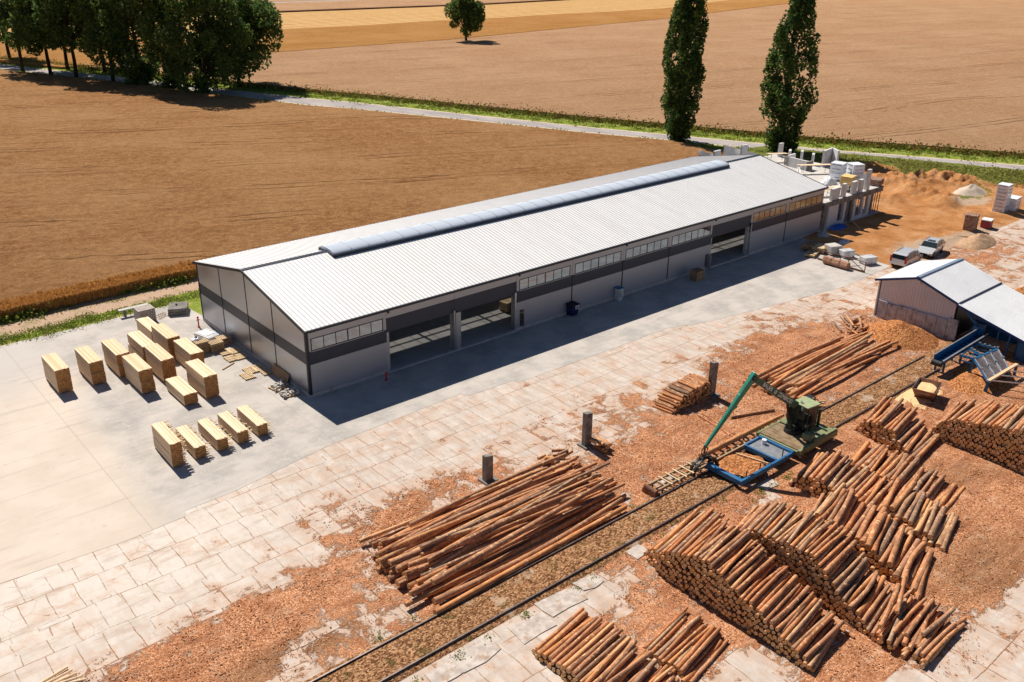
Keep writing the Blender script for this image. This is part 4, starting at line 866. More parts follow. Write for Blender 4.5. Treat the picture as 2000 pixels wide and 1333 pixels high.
def hydrant(label, loc, h_, sc=1):
    t_ = thing('hydrant', label, 'hydrant', loc, 0, 'red hydrants'); m = MB(); m.tube((0, 0, 0), (0, 0, h_), .055, .055, 12); m.tube((0, 0, 0), (0, 0, .05), .11, .11, 12); m.build('post', M_red, t_)
    m = MB(); m.tube((0, 0, h_), (0, 0, h_+.07), .09, .07, 12); m.tube((0, 0, h_+.07), (0, 0, h_+.12), .07, .02, 12); m.build('cap', M_red, t_)
    m = MB(); m.tube((-.13, 0, h_*.78), (.13, 0, h_*.78), .035, .035, 10); m.build('outlet', M_red, t_)
hydrant('red hydrant post on the shaded paving before the hall front', (5.2, -.95, ZY), .58); hydrant('red hydrant post on sunny paving near the grass behind the pallets', (-1.1, 16.3, ZY), .8)
# ================================================================ LUMBER STACKS
def lumber(loc, L, w_, h_, tiers, sticks=False, label='', seed=0, rz=0, gap=None, rag=.04):
    random.seed(seed); t_ = thing('lumber_stack', label, 'lumber stack', loc, rz, 'stacks of sawn boards on the paving')
    z = .08; hh = (h_-.08)/tiers; bt = .033
    m = MB()
    for yy in (.15, .5, .85): m.box(-w_/2, L*yy-.05, 0, w_/2, L*yy+.05, .078)
    m.build('bearer', M_oldwood, t_)
    for tr_ in range(tiers):
        m = MB(); SQ = [MB() for q in range(5)]; n_l = int((hh-.02)/bt); offx = random.uniform(-.03, .03); offy = random.uniform(-.05, .05)
        for l_ in range(n_l):
            top = l_ == n_l-1; nbd = 7; bw_ = w_/nbd; zz = z+l_*bt
            if not top and l_ > 0:
                for k in (0, nbd-1):
                    e0 = random.uniform(-rag, rag); e1 = random.uniform(-rag, rag); m.box(-w_/2+offx+k*bw_+random.uniform(-.012, .004), offy+e0, zz, -w_/2+offx+(k+1)*bw_-.004+random.uniform(-.004, .012), L+offy+e1, zz+bt-.006, 0)
                for k in range(1, nbd-1):
                    e0 = random.uniform(-rag, rag*.5); m.box(-w_/2+offx+k*bw_, offy+e0, zz, -w_/2+offx+(k+1)*bw_-.008, offy+.5, zz+bt-.006, 0); m.box(-w_/2+offx+k*bw_, L-.4, zz, -w_/2+offx+(k+1)*bw_-.008, offy+L+random.uniform(-rag, rag), zz+bt-.006, 0)
            else:
                for k in range(nbd): m.box(-w_/2+offx+k*bw_, offy+random.uniform(-rag*1.4, rag*1.4), zz, -w_/2+offx+(k+1)*bw_-.005, L+offy+random.uniform(-rag, rag), zz+bt-.004+random.uniform(-.003, .003), 0)
            if sticks and l_ % 3 == 1:
                for q in range(5):
                    yy = L*(.06+.22*q)+random.uniform(-.08, .08); SQ[q].box(w_/2+offx-.1, yy, zz+.002, w_/2+offx+random.uniform(.16, .38), yy+.07, zz+.028)
        # end faces get the darker end-grain material
        for i_, f in enumerate(m.f):
            ys__ = [m.v[k][1] for k in f]
            if max(ys__)-min(ys__) < 1e-6: m.mi[i_] = 1
        o = m.build('board_pack', [M_board, M_boardend], t_)
        if sticks:
            for q in SQ: q.build('stickers', M_pallet, t_)
        z += hh
    return t_
ST = [(-12.63, 11.0, 1.78, 2, 'pale lumber stack standing alone at the left end of the upper group'), (-10.45, 10.95, 1.75, 2, 'lumber stack second from the left in the upper group'), (-8.6, 11.05, 1.77, 2, 'lumber stack third from the left in the upper group, partly behind a nearer one'),
      (-6.65, 11.55, 1.7, 2, 'lumber stack behind another in the middle column of the upper group'), (-4.75, 11.7, 1.75, 2, 'tall lumber stack in front of the furthest stack by the grey cube'), (-4.75, 15.0, 1.2, 1, 'furthest lumber stack beside the grey block cube, lower than its neighbour'), (-8.35, 7.5, 1.78, 2, 'front lumber stack just left of the low one with dark gaps on top'),
      (-6.5, 8.35, 1.75, 2, 'lumber stack in the middle column right behind the low stack'), (-4.45, 8.35, 1.6, 2, 'lumber stack nearest the pallets with a ragged top end'), (-5.25, 4.15, 1.68, 2, 'pale topped lumber stack at the front right of the upper group'), (-6.8, 4.05, .87, 1, 'low lumber stack with two dark gaps across its top')]
for i, (x, y, h_, ti, lb) in enumerate(ST): lumber((x, y, ZY), 3.12, .92, h_, ti, False, lb, 40+i)
ST2 = [(-10.5, -2.95, 1.65, 2, 'tall front lumber stack at the left of the lower row'), (-9.1, -2.9, .87, 1, 'low lumber stack right beside the tall one in the lower row'), (-7.72, -2.8, .88, 1, 'middle lumber stack of the lower row'), (-6.35, -2.75, .88, 1, 'second lumber stack from the right in the lower row'), (-5.02, -2.7, .85, 1, 'rightmost lumber stack of the lower row')]
for i, (x, y, h_, ti, lb) in enumerate(ST2): lumber((x, y, ZY), 3.05, .66, h_, ti, True, lb, 60+i, rz=-.02)
m = MB(); m.box(-7.3, 6.32, .965, -6.3, 6.44, .99); m.box(-7.3, 4.95, .965, -6.3, 5.05, .99)
# pallets
def pallet(label=None, loc=(0, 0, 0), rz=0, n=1, cover=None, sx=1.0, sy=.8, up=False):
    nm = 'pallet' if n == 1 else 'pallet_stack'
    t_ = thing(nm, label, 'pallet' if n == 1 else 'pallet stack', loc, rz, 'wooden pallets by the gable wall')
    mm = MB(); mb2 = MB()
    for j in range(n):
        z = j*.12; jx, jy = (random.uniform(-.03, .03), random.uniform(-.03, .03)) if n > 1 else (0, 0)
        for yy in (-.42, 0, .42): mb2.obox((jx, jy+yy*sy*.95, z), sx, .09, .085)
        k = 7
        for q in range(k): mm.obox((jx-sx/2+sx*(q+.5)/k, jy, z+.087), sx/k*.55, sy, .02)
    mm.build('slats', M_pallet, t_); mb2.build('bearer', M_oldwood, t_); return t_
pallet('stack of pallets with foil scraps beside the stack with a ragged end', (-2.9, 11.6, ZY), 0, 8); pallet('pallet stack at the left of the pair by the gable', (-1.9, 11.3, ZY), .05, 6); pallet('pallet stack closest to the gable wall', (-.95, 12.0, ZY), .05, 5)
k = 0
for (u, v, rz0, lb) in ((440, 690, 0, 'upper left pallet of the four flat ones nearer the pallet stacks'), (458, 687, 0, 'upper right pallet of the four flat ones nearer the pallet stacks'), (452, 702, 0, 'lower left pallet of the four flat ones nearer the pallet stacks'), (470, 698, 0, 'lower right pallet of the four flat ones nearer the pallet stacks'),
                        (489, 725, 0, 'left pallet of the three flat ones nearer the brown board'), (505, 720, 0, 'middle pallet of the three flat ones nearer the brown board'), (520, 727, 0, 'reddish right pallet of the three flat ones nearer the brown board'), (484, 736, 0, 'front pallet of the flat group nearer the brown board')):
    g = G(u, v, ZY); pallet(lb, (g[0], g[1], ZY), rz0+.03*((k % 3)-1), 1, sx=.82, sy=1.15 if k > 3 else 1.0); k += 1
lumpy('foil_heap', 'crumpled clear foil lying on the tallest pallet stack', 'foil', (-3.0, 12.0, ZY+.96), .45, .3, .2, M_foil, 22, nz=1.4, fq=4)
t_ = thing('sheet_stack', 'stack of roof sheets wrapped in shiny grey foil by the gable', 'sheet stack', (-1.35, 13.9, ZY), .25)
m = MB(); m.obox((0, 0, .05), 1.25, 1.9, .32); m.build('sheets', M_foil, t_, bevel=.05); m = MB(); m.obox((-.1, .15, .374), .8, 1.1, .03); m.build('cover', M_wrap, t_, bevel=.02); m = MB()
for yy in (-.7, 0, .7): m.obox((0, yy, 0), 1.35, .1, .048)
m.build('bearer', M_oldwood, t_)
m = MB(); a = Vector((-.55, 5.1, ZY+.02)); b = Vector((-.55, 2.75, ZY+.02)); m.quad(a, b, (-.30, 2.75, .75), (-.30, 5.1, .75)); m.quad((-.27, 5.1, .75), (-.27, 2.75, .75), (-.52, 2.75, ZY+.02), (-.52, 5.1, ZY+.02)); m.quad((-.30, 5.1, .75), (-.30, 2.75, .75), (-.27, 2.75, .75), (-.27, 5.1, .75)); m.quad(a, (-.30, 5.1, .75), (-.27, 5.1, .75), (-.52, 5.1, ZY+.02)); m.quad(b, (-.52, 2.75, ZY+.02), (-.27, 2.75, .75), (-.30, 2.75, .75))
tag(m.build('plywood_board', simple('brown_ply', (.30, .19, .115), .7)), 'brown plywood board leaning against the gable plinth', 'board')
def stone_pallet(label, loc, seed, rz):
    random.seed(seed); t_ = thing('stone_pallet', label, 'stone pallet', loc, rz, 'pallets with leftover paving stones'); m = MB()
    for k in range(34): m.obox((random.uniform(-.55, .55), random.uniform(-.42, .42), .1+random.choice((0, .08, .16))*(random.random() < .7)), .2, .1, .08, random.uniform(0, 3.1))
    m.build('paving_stones', M_conc2, t_); m = MB()
    for yy in (-.4, 0, .4): m.obox((0, yy*.95, 0), 1.15, .1, .08)
    for q in range(6): m.obox((-.5+q*.2, 0, .08), .1, .95, .018)
    m.build('pallet', M_oldwood, t_)
g = G(546, 757, ZY); stone_pallet('pallet with leftover paving stones just below the brown board', (g[0]-.05, g[1], ZY), 31, .2)
g = G(572, 770, ZY); stone_pallet('pallet with leftover paving stones nearest the hall corner', (g[0]-.2, g[1]+.1, ZY), 32, -.1)
brick_pallet('grey cube of paving blocks at the grass edge behind the lumber', (-3.8, 20.3, ZY), 0, 1.35, 1.1, 1.05, simple('grey_paver', (.50, .44, .40), .9, 0, .2, 6), 33, 'brick pallets', .006)
t_ = thing('bench', 'rough plank bench with dark legs behind the paving cube', 'bench', (-4.3, 22.2, ZY), 0); m = MB(); m.box(-.95, -.2, .55, 1.45, .2, .62); m.build('seat', M_conc2, t_)
for sx in (-.5, .9):
    m = MB(); m.box(sx-.08, -.15, 0, sx+.08, .15, .548); m.build('leg', M_conc_old, t_)
t_ = thing('concrete_panel_stack', 'two dark grey concrete panels stacked at the paving corner', 'concrete panel', (-1.1, 20.4, ZY), -.45)
for k in range(2):
    m = MB(); m.obox((.03*k, -.02*k, .02+k*.30), 1.5, 1.6, .27); m.build('panel', M_conc_old, t_, bevel=.02)
m = MB(); m.tube((-.1, .1, .59), (-.1, .1, .72), .08, .08, 8); m.build('lifting_eye', M_steel_d, t_)
m = MB(); random.seed(5)
for k in range(5): x = -2.9+.16*k; m.tube((x, 19.6+.15*k, ZY+.03), (x+.35, 21.0, ZY+.03), .018, .018, 5)
for k in range(3): m.tube((-3.0, 19.8+.4*k, ZY+.05), (-2.1, 20.1+.4*k, ZY+.05), .018, .018, 5)
tag(m.build('rebar_mesh', M_rust), 'small rusty steel mesh lying on the paving beside the concrete panels', 'steel mesh')
for (x, y, lb) in ((-3.0, 7.75, 'thin dark batten on the paving right of the front right stack'), (-7.6, 14.9, 'short brown batten sticking out behind the third stack')):
    m = MB(); m.bar((x, y, ZY+.04), (x+1.15, y+.55, ZY+.04), .07, .06); tag(m.build('batten', M_oldwood), lb, 'batten', 'loose battens')
# ================================================================ CONCRETE BOOKENDS
for (x, y, h_, lb) in ((2.55, -15.55, 1.75, 'short concrete stanchion beside the long log heap'), (9.75, -16.3, 2.35, 'tall concrete stanchion with a few small logs at its foot'), (21.1, -16.9, 2.6, 'concrete stanchion holding the small stack of short logs')):
    t_ = thing('concrete_stanchion', lb, 'stanchion', (x, y, 0), 0, 'concrete stanchions along the rails'); m = MB(); m.v = [(-.28, -.1, .12), (.28, -.1, .12), (.28, .1, .12), (-.28, .1, .12), (-.28, -.1, h_-.1), (.28, -.1, h_), (.28, .1, h_), (-.28, .1, h_-.1)]; m.f = [(0, 3, 2, 1), (4, 5, 6, 7), (0, 1, 5, 4), (1, 2, 6, 5), (2, 3, 7, 6), (3, 0, 4, 7)]; m.mi = [0]*6
    m.v = [(y_ * 1.0, x_ * 1.0, z_) for x_, y_, z_ in m.v]; m.v = [(a*1.6, b, c) for a, b, c in m.v]; m.f = [f[::-1] for f in m.f]
    m.build('post', M_conc_old, t_, bevel=.02); m = MB(); m.box(-.42, -.5, 0, .42, .42, .12); m.build('foot', M_conc_old, t_, bevel=.02); t_.rotation_euler = (0, 0, math.radians(90))
# ================================================================ RAILS
for yy, lb in ((-23.1, 'crane rail nearer the long log heap'), (-24.92, 'crane rail nearer the short log stacks')):
    m = MB(); m.box(-30, yy-.06, .0, 38.5 if yy > -24 else 37.3, yy+.06, .16); m.box(-30, yy-.035, .16, 38.5 if yy > -24 else 37.3, yy+.035, .21); tag(m.build('crane_rail', M_rail), lb, 'rail', 'crane rails')
random.seed(77)
SL = [(1100, 1172, 2.3, 1.1), (1040, 1222, 2.0, 1.1), (930, 1275, 2.1, 1.1), (880, 1305, 2.0, 1.0), (1150, 1135, 1.4, .8), (1245, 1075, .9, .7), (820, 1240, 1.8, .5), (750, 1270, 1.8, .5), (1500, 945, 1.2, .7), (1310, 935, 1.2, .7)]
SLL = ['cracked slab beside the outer rail below the centre of the long heap', 'broken slab with jagged corner beside the outer rail', 'cracked slab beside the outer rail near the bottom photo edge', 'slab at the bottom photo edge beside the outer rail', 'crumbled slab at the outer rail just right of the cracked ones', 'small broken slab near the outer rail by the big short log stack', 'long thin slab on the near side of the inner rail by the long heap', 'narrow slab beside the inner rail near the bottom photo edge', 'slab fragment beside the rail behind the blue trolley', 'slab fragment by the end of the log ramp']
for (u, v, sx, sy), lb in zip(SL, SLL):
    g = G(u, v, .1); m = MB(); pts = []
    for (dx, dy) in ((-.5, -.5), (0, -.52), (.5, -.5), (.52, 0), (.5, .5), (0, .5), (-.5, .5), (-.5, 0)): pts.append((dx*sx+random.uniform(-.1, .1), dy*sy+random.uniform(-.1, .1)))
    m.prism(pts, 0, .03); o = m.build('concrete_slab', simple('loose_slab', (.50, .44, .40), .9, 0, .2, 2.5, .1, .1, (.38, .26, .18), 1.5) if 'M_slab' not in globals() else M_slab); M_slab = o.data.materials[0]; o.location = (g[0], g[1], .012); o.rotation_euler = (random.uniform(-.008, .008), random.uniform(-.008, .008), random.uniform(-.1, .1)); tag(o, lb, 'slab', 'loose slabs along the rails')
# ================================================================ LOGS
LOGS = []   # x,y,z (centre of near end), yaw, pitch, L, r_near, r_far, pile
def stack(name, xf, prof, L, r, yaw, base=None, jx=.12, rv=.2, yj=.02, zb=0.0, Lfn=None, ex=0):
    ys_ = [p[0] for p in prof]; zs_ = [p[1] for p in prof]
    if ys_[0] > ys_[-1]: ys_, zs_ = ys_[::-1], zs_[::-1]
    y0, y1 = ys_[0], ys_[-1]; k = 0
    while True:
        z = zb+r+k*1.70*r; any_ = False; n = int((y1-y0)/(2.16*r))
        for j in range(n+1):
            y = y0+(j+(.5 if k % 2 else 0))*2.16*r; top = np.interp(y, ys_, zs_)
            if z-r*.3 > top and not (k == 0): continue
            if y > y1: continue
            any_ = any_ or z < top; istop = (z+1.7*r-r*.3) > top
            rr = r*random.uniform(1-rv, 1+rv*.8); rr = min(rr, r*1.10); x = (xf(y) if callable(xf) else xf)+random.uniform(-jx, jx)+ex*z
            LL = (Lfn(y) if Lfn else L)*random.uniform(.96, 1.04); yw = yaw+random.gauss(0, yj if not istop else yj*2.2)
            LOGS.append([x, y+random.uniform(-.02, .02), z+random.uniform(-.02, .015)+(.015 if istop else 0), yw, random.gauss(0, .006 if not istop else .014), LL, rr, rr*random.uniform(.72, .98), name, istop])
        k += 1
        if not any_ or k > 40: break
d2 = math.radians
random.seed(5)
pa = [(-26.2, .55), (-27.2, 1.1), (-28.2, 1.75), (-29.3, 2.2), (-30.3, 2.3), (-31.2, 2.0), (-31.9, 1.7), (-32.6, 1.55), (-33.4, 1.35), (-34.1, 1.05), (-34.8, .8), (-35.5, .55), (-36.1, .25)]
stack('A', lambda y: 3.75+.5*sst(np.array(y), -27.6, -26.2), pa, 3.45, .105, d2(9), Lfn=lambda y: 3.45+1.3*float(sst(np.array(y), -29.5, -28)))
pb = [(-27.9, .35), (-28.6, 1.1), (-29.6, 1.75), (-31.0, 2.1), (-32.3, 2.2), (-33.0, 2.2), (-33.7, 1.9), (-34.4, 1.35), (-35.1, .95), (-35.8, .6), (-36.6, .3), (-37.0, .15)]
stack('B', lambda y: 8.05-.10*max(0, -33-y), pb, 3.3, .11, d2(9))
pc = [(-29.6, .3), (-30.4, 1.1), (-31.5, 1.25), (-32.6, 1.15), (-33.4, 1.1), (-34.4, .85), (-35.2, .6), (-36.0, .35), (-36.6, .2)]
stack('C', lambda y: 12.35+.12*(y+33), pc, 3.7, .165, d2(15), jx=.2, rv=.25)
stack('C2', 16.4, [(-31.0, .35), (-32, .9), (-33, .85), (-34, .5), (-35.0, .35), (-35.6, .2)], 3.4, .15, d2(14), jx=.2)
pd_ = [(-26.9, .3), (-27.6, .85), (-28.6, 1.15), (-29.7, .9), (-30.5, .95), (-31.3, .9), (-32.4, .7), (-33.4, .5), (-34.2, .3)]
stack('D', lambda y: 15.75-.05*(y+29)*0, pd_, 3.6, .14, d2(10), jx=.15, rv=.25)
stack('D2', 19.6, [(-28.2, .3), (-29.0, .75), (-30.3, .7), (-31.4, .55), (-32.3, .4), (-33.3, .3), (-33.9, .15)], 3.4, .14, d2(10), jx=.15, rv=.25)
stack('E', lambda y: 23.9+.35*(y+28)*.6, [(-25.8, .3), (-26.4, .95), (-27.4, 1.4), (-28.3, 1.3), (-28.9, .8), (-29.7, .6), (-30.5, .3)], 4.0, .125, d2(9), jx=.15)
pf = [(-29.3, .35), (-29.9, 1.4), (-30.8, 1.8), (-32, 2.1), (-33, 2.4), (-34.5, 2.6), (-38.5, 2.6), (-39.5, 2)]
stack('F', 27.35, pf, 3.9, .12, d2(4), jx=.12)
stack('G', -4.65, [(-27.5, .2), (-28.2, .42), (-29.5, .5), (-31.0, .5), (-33.4, .45)], 3.55, .12, d2(8), jx=.12, rv=.25)
stack('G2', -.85, [(-30.6, .15), (-31.3, .25), (-32.2, .3), (-33.2, .2)], 3.35, .10, d2(9), jx=.15, rv=.2)
# small stack by the stanchion: logs run towards the camera side, cut ends face right-front
hs = [(17.0, .3), (17.6, .75), (18.3, 1.05), (19.2, 1.2), (20.2, 1.25), (21.0, 1.3)]
k = 0
while k < 12:
    z = .08+k*.14; j = 0; x = 17.0+(.085 if k % 2 else 0)
    while x < 21.0:
        if z < np.interp(x, [p[0] for p in hs], [p[1] for p in hs]): LOGS.append([x+random.uniform(-.02, .02), -16.95+random.uniform(-.14, .14), z+random.uniform(-.015, .02), d2(94)+random.gauss(0, .03), 0, 1.55, .082*random.uniform(.85, 1.05), .075, 'H', True])
        x += .17
    k += 1
# scattered end of pile B
for k in range(34):
    x = random.uniform(7.4, 8.6); y = -36.6-k*.075+random.uniform(-.1, .1); lay = random.choice((0, 1, 1, 2)) if k < 24 else random.choice((0, 0, 1))
    LOGS.append([x, y, .11+.19*lay, d2(8)+random.gauss(0, .10), random.gauss(.0, .01), random.uniform(3.1, 3.5), .11, .085, 'S', True])
for (u0, v0, u1, v1, za, zb_, r_) in ((1720, 1225, 1755, 1143, .9, 1.2, .12), (1752, 1197, 1768, 1126, .8, 1.3, .12), (1763, 1275, 1862, 1190, .15, .5, .10), (1808, 1283, 1883, 1220, .13, .13, .11), (1800, 1270, 1885, 1208, .13, .13, .11), (1803, 1240, 1864, 1190, .5, .5, .1)):
    a = Vector(G(u0, v0, za)); b = Vector(G(u1, v1, zb_)); d = b-a; LOGS.append([*a, math.atan2(d.y, d.x), math.atan2(d.z, math.hypot(d.x, d.y)), d.length, r_, r_*.8, 'S', True])
# long heap in the middle
random.seed(14)
def long_heap(name, x0, x1, y0, y1, n0, layers, Lr, r, jit, seed, yaw0=0, xslope=0):
    random.seed(seed); z = r; n = n0
    for l_ in range(layers):
        for j in range(n):
            f = (j+.5)/n; in_ = l_*.5; y = y0+in_+(y1-y0-2*in_)*f+random.uniform(-.05, .05); L = random.uniform(*Lr); xa = x0+random.uniform(0, 2.2)+xslope*(y-y0); 
            if xa+L > x1+1: L = x1+1-xa-random.uniform(0, 1.5)
            yw = yaw0+random.gauss(0, jit*(1+l_*.9)); ya = y-math.sin(yw)*L/2
            LOGS.append([xa, ya, z+random.uniform(-.02, .03), yw, random.gauss(0, .008*l_), L, r*random.uniform(.9, 1.35), r*random.uniform(.6, .85), name, True])
        z += r*1.75; n = int(n*.8)
long_heap('long', -6.9, 7.2, -22.35, -16.3, 24, 4, (9.5, 13.8), .115, .018, 3, d2(0))
for (u0, v0, u1, v1, za, zb_, r_) in ((702, 1058, 990, 945, .3, .75, .12), (800, 1026, 1105, 888, .6, .55, .13), (852, 1055, 1180, 950, .95, 1.1, .14), (822, 1070, 1190, 905, 1.0, .9, .12), (845, 1138, 1195, 935, .9, 1.25, .17), (798, 1105, 1092, 988, .85, 1.0, .13), (835, 1095, 1125, 960, .9, 1.05, .14), (848, 1175, 1215, 975, .45, .6, .17), (850, 1198, 1222, 990, .2, .35, .17), (800, 1160, 1180, 970, .6, .7, .12), (792, 1182, 1200, 968, .3, .5, .13)):
    a = Vector(G(u0, v0, za)); b = Vector(G(u1, v1, zb_)); d = b-a; LOGS.append([*a, math.atan2(d.y, d.x), math.atan2(d.z, math.hypot(d.x, d.y)), d.length, r_, r_*.7, 'long', True])
for k in range(26):
    LOGS.append([random.uniform(-6.8, -4.5), random.uniform(-21.8, -17), random.choice((.12, .32, .52)), random.gauss(0, .08), 0, random.uniform(.9, 2.2), .13, .12, 'long', True])
for k in range(34): LOGS.append([random.uniform(5.4, 7.4), random.uniform(-19.8, -15.9), random.choice((.1, .28, .45)), d2(0)+random.gauss(0, .4), 0, random.uniform(.5, .9), .11, .10, 'cut', True])
long_heap('long2', 24.2, 38.6, -21.1, -16.9, 17, 2, (10.5, 14), .12, .02, 4, d2(1))
for k in range(18): LOGS.append([random.uniform(37.5, 40.5), random.uniform(-18.3, -16.0), random.choice((.08, .2, .35)), random.gauss(.4, .5), random.gauss(0, .04), random.uniform(1.5, 2.6), .075, .06, 'thin', True])
for k in range(12): LOGS.append([10.1+random.uniform(-.3, .5), -17.4+random.uniform(-.4, .4), .12+.2*(k//4), d2(80)+random.gauss(0, .3), 0, random.uniform(.5, .8), .13, .12, 'foot', True])
for (u0, v0, u1, v1, r_) in ((1364, 811, 1425, 850, .07), (1372, 808, 1434, 848, .06), (1427, 816, 1512, 801, .10)):
    a = Vector(G(u0, v0, r_)); b = Vector(G(u1, v1, r_)); d = b-a; LOGS.append([*a, math.atan2(d.y, d.x), 0, d.length, r_, r_*.9, 'loose', True])
for (u0, v0, u1, v1, r_) in ((1650, 1215, 1668, 1225, .05), (1582, 1190, 1668, 1245, .07)):
    a = Vector(G(u0, v0, r_)); b = Vector(G(u1, v1, r_)); d = b-a; LOGS.append([*a, math.atan2(d.y, d.x), 0, d.length, r_, r_*.9, 'gap', True])
PL = {'A': 'short pine log in the largest stack at the bottom right of centre', 'B': 'short pine log in the stack just behind the largest one', 'C': 'thick bark covered log in the stack of thick logs behind the second stack', 'C2': 'thick log in the furthest row of thick logs beside the open chip ground', 'D': 'brown log in the stack behind the thick logs near the crane trolley',
      'D2': 'brown log in the low row right of the stack near the crane trolley', 'E': 'log in the small stack left of the high wall of cut ends', 'F': 'log in the high wall of cut ends at the right photo edge', 'G': 'log in the low heap at the bottom photo edge beside the rails', 'G2': 'log in the single low row between the bottom heap and the largest stack',
      'H': 'short peeled log in the small stack held by a stanchion', 'S': 'log in the loosely scattered end of the second stack on the slabs', 'long': 'long pine trunk in the big criss-cross heap beside the rails', 'cut': 'short cut log piece at the right end of the long heap', 'long2': 'long pine trunk in the heap between the crane and the shed', 'thin': 'thin crooked log in the small pile by the shed corner', 'foot': 'short log piece at the foot of the middle stanchion', 'loose': 'loose log lying on the chips left of the crane', 'gap': 'split pole lying in the gap between two stacks'}
PG = {'long': 'long trunks in the heap beside the rails', 'long2': 'long trunks in the heap near the shed'}
GRP = {'A': 'short logs in the largest stack', 'B': 'short logs in the second stack', 'S': 'scattered logs on the slabs', 'long': PG['long'], 'long2': PG['long2'], 'C': 'logs of the thick log stack', 'C2': 'logs of the furthest thick row', 'D': 'logs of the stack by the crane', 'D2': 'logs of the low row by the crane', 'E': 'logs of the small stack', 'F': 'logs of the high wall', 'G': 'logs of the bottom heap', 'G2': 'logs of the single low row', 'H': 'logs of the stanchion stack', 'cut': 'the cut log pieces', 'thin': 'logs of the thin pile', 'foot': 'log pieces at the stanchion foot', 'loose': 'loose logs on the ground', 'gap': 'poles in the gap'}
def logmesh(L, seg, n, rn, rf, bend, rnd):
    T = np.linspace(0, 1, seg+1); A__ = np.linspace(0, 2*np.pi, n+1)[:-1]; bx = bend*np.sin(T*np.pi)
    R_ = (rn+(rf-rn)*T)*(1+.10*(rnd.rand(seg+1)-.5)); V = np.zeros(((seg+1)*(n+1), 3)); UV = np.zeros(((seg+1)*(n+1), 2))
    A2 = np.linspace(0, 2*np.pi, n+1)
    for i in range(seg+1):
        sl_ = slice(i*(n+1), (i+1)*(n+1)); wob = 1+.07*np.sin(A2*2+rnd.rand()*6)
        V[sl_, 0] = T[i]*L; V[sl_, 1] = np.cos(A2)*R_[i]*wob+bx[i]; V[sl_, 2] = np.sin(A2)*R_[i]*wob; UV[sl_, 0] = T[i]*L; UV[sl_, 1] = A2/6.283*rn*6.0
    F = []
    for i in range(seg):
        for j in range(n): a = i*(n+1)+j; F.append((a, a+n+1, a+n+2, a+1))
    nf = len(F); base = len(V); VV = [V]; UU = [UV]
    for i, fl in ((0, 1), (seg, -1)):                 # caps as quads fan (n even)
        ring = V[i*(n+1):i*(n+1)+n]; VV.append(ring); UU.append(np.stack([5+np.cos(A__), 5+np.sin(A__)], 1)); cen = ring.mean(0)
        VV.append(cen[None]); UU.append(np.array([[5., 5.]]))
        for j in range(0, n, 2):
            q = (base+n, base+j, base+(j+1) % n, base+(j+2) % n); F.append(q[::1] if fl < 0 else q[::-1])
        base += n+1
    return np.concatenate(VV), np.array(F), np.concatenate(UU), np.array([0]*nf+[1]*(len(F)-nf))
rnd = np.random.RandomState(4); VAR = []
def logdata(L, r0, r1, long_):
    V, F, U, mi = logmesh(L, 10 if long_ else 4, 12, r0, r1, rnd.normal()*(.16 if long_ else .06), rnd); o = npmesh('log', V, F, [M_bark, M_end], smooth=True, mi=mi, uv=U); me = o.data; me.polygons.foreach_set('use_smooth', [k == 0 for k in mi]); bpy.data.objects.remove(o); return me
SH = [logdata(3.4, .11, .11*k, False) for k in (.95, .85, .75, .9, .8, .97, .7, .88)]; LG = [logdata(12, .13, .13*k, True) for k in (.8, .7, .65, .75, .6, .72, .68, .78)]; SM = [logdata(1.0, .1, .09, False) for k in range(4)]
def score(l):
    d = math.dist((l[0], l[1], l[2]), CAM); g = l[5]*l[6]/d**2
    g *= 1.0 if l[9] else .22
    return g
order = sorted(range(len(LOGS)), key=lambda i: -score(LOGS[i])); chosen = set(order[:298])
rest = [[], [], [], []]; off_ = 0
for i, l in enumerate(LOGS):
    x, y, z, yw, pt, L, r0, r1, pile, top = l
    if i in chosen:
        lib, L0, R0 = (LG, 12, .13) if L > 6 else ((SH, 3.4, .11) if L > 1.6 else (SM, 1.0, .1)); me = lib[(i*7+3) % len(lib)]
        o = bpy.data.objects.new('log', me); COL.objects.link(o); o.location = (x, y, z); o.rotation_mode = 'XYZ'; o.rotation_euler = (random.choice((0, 1.5, 3.1, 4.6)) if L < 6 else random.uniform(0, 6.28), -pt, yw); o.scale = (L/L0, r0/R0, r0/R0)
        tag(o, PL[pile], 'log', GRP[pile])
    else:
        V, F, U, mi = logmesh(L, 6 if L > 6 else 2, 10, r0, r1, random.gauss(0, .02), rnd); c, s_ = math.cos(yw), math.sin(yw); cp, sp = math.cos(pt), math.sin(pt)
        Xl = V[:, 0]*cp-V[:, 2]*sp; Zl = V[:, 0]*sp+V[:, 2]*cp; W_ = np.stack([x+Xl*c-V[:, 1]*s_, y+Xl*s_+V[:, 1]*c, z+Zl], 1)
        rest[0].append(W_); rest[1].append(F+off_); rest[2].append(U); rest[3].append(mi); off_ += len(V)
mi = np.concatenate(rest[3]); o = npmesh('logs', np.concatenate(rest[0]), np.concatenate(rest[1]), [M_bark, M_end], smooth=True, mi=mi, uv=np.concatenate(rest[2])); o.data.polygons.foreach_set('use_smooth', mi == 0); tag(o, kind='stuff')
print('LOGS', len(LOGS))
random.seed(2)
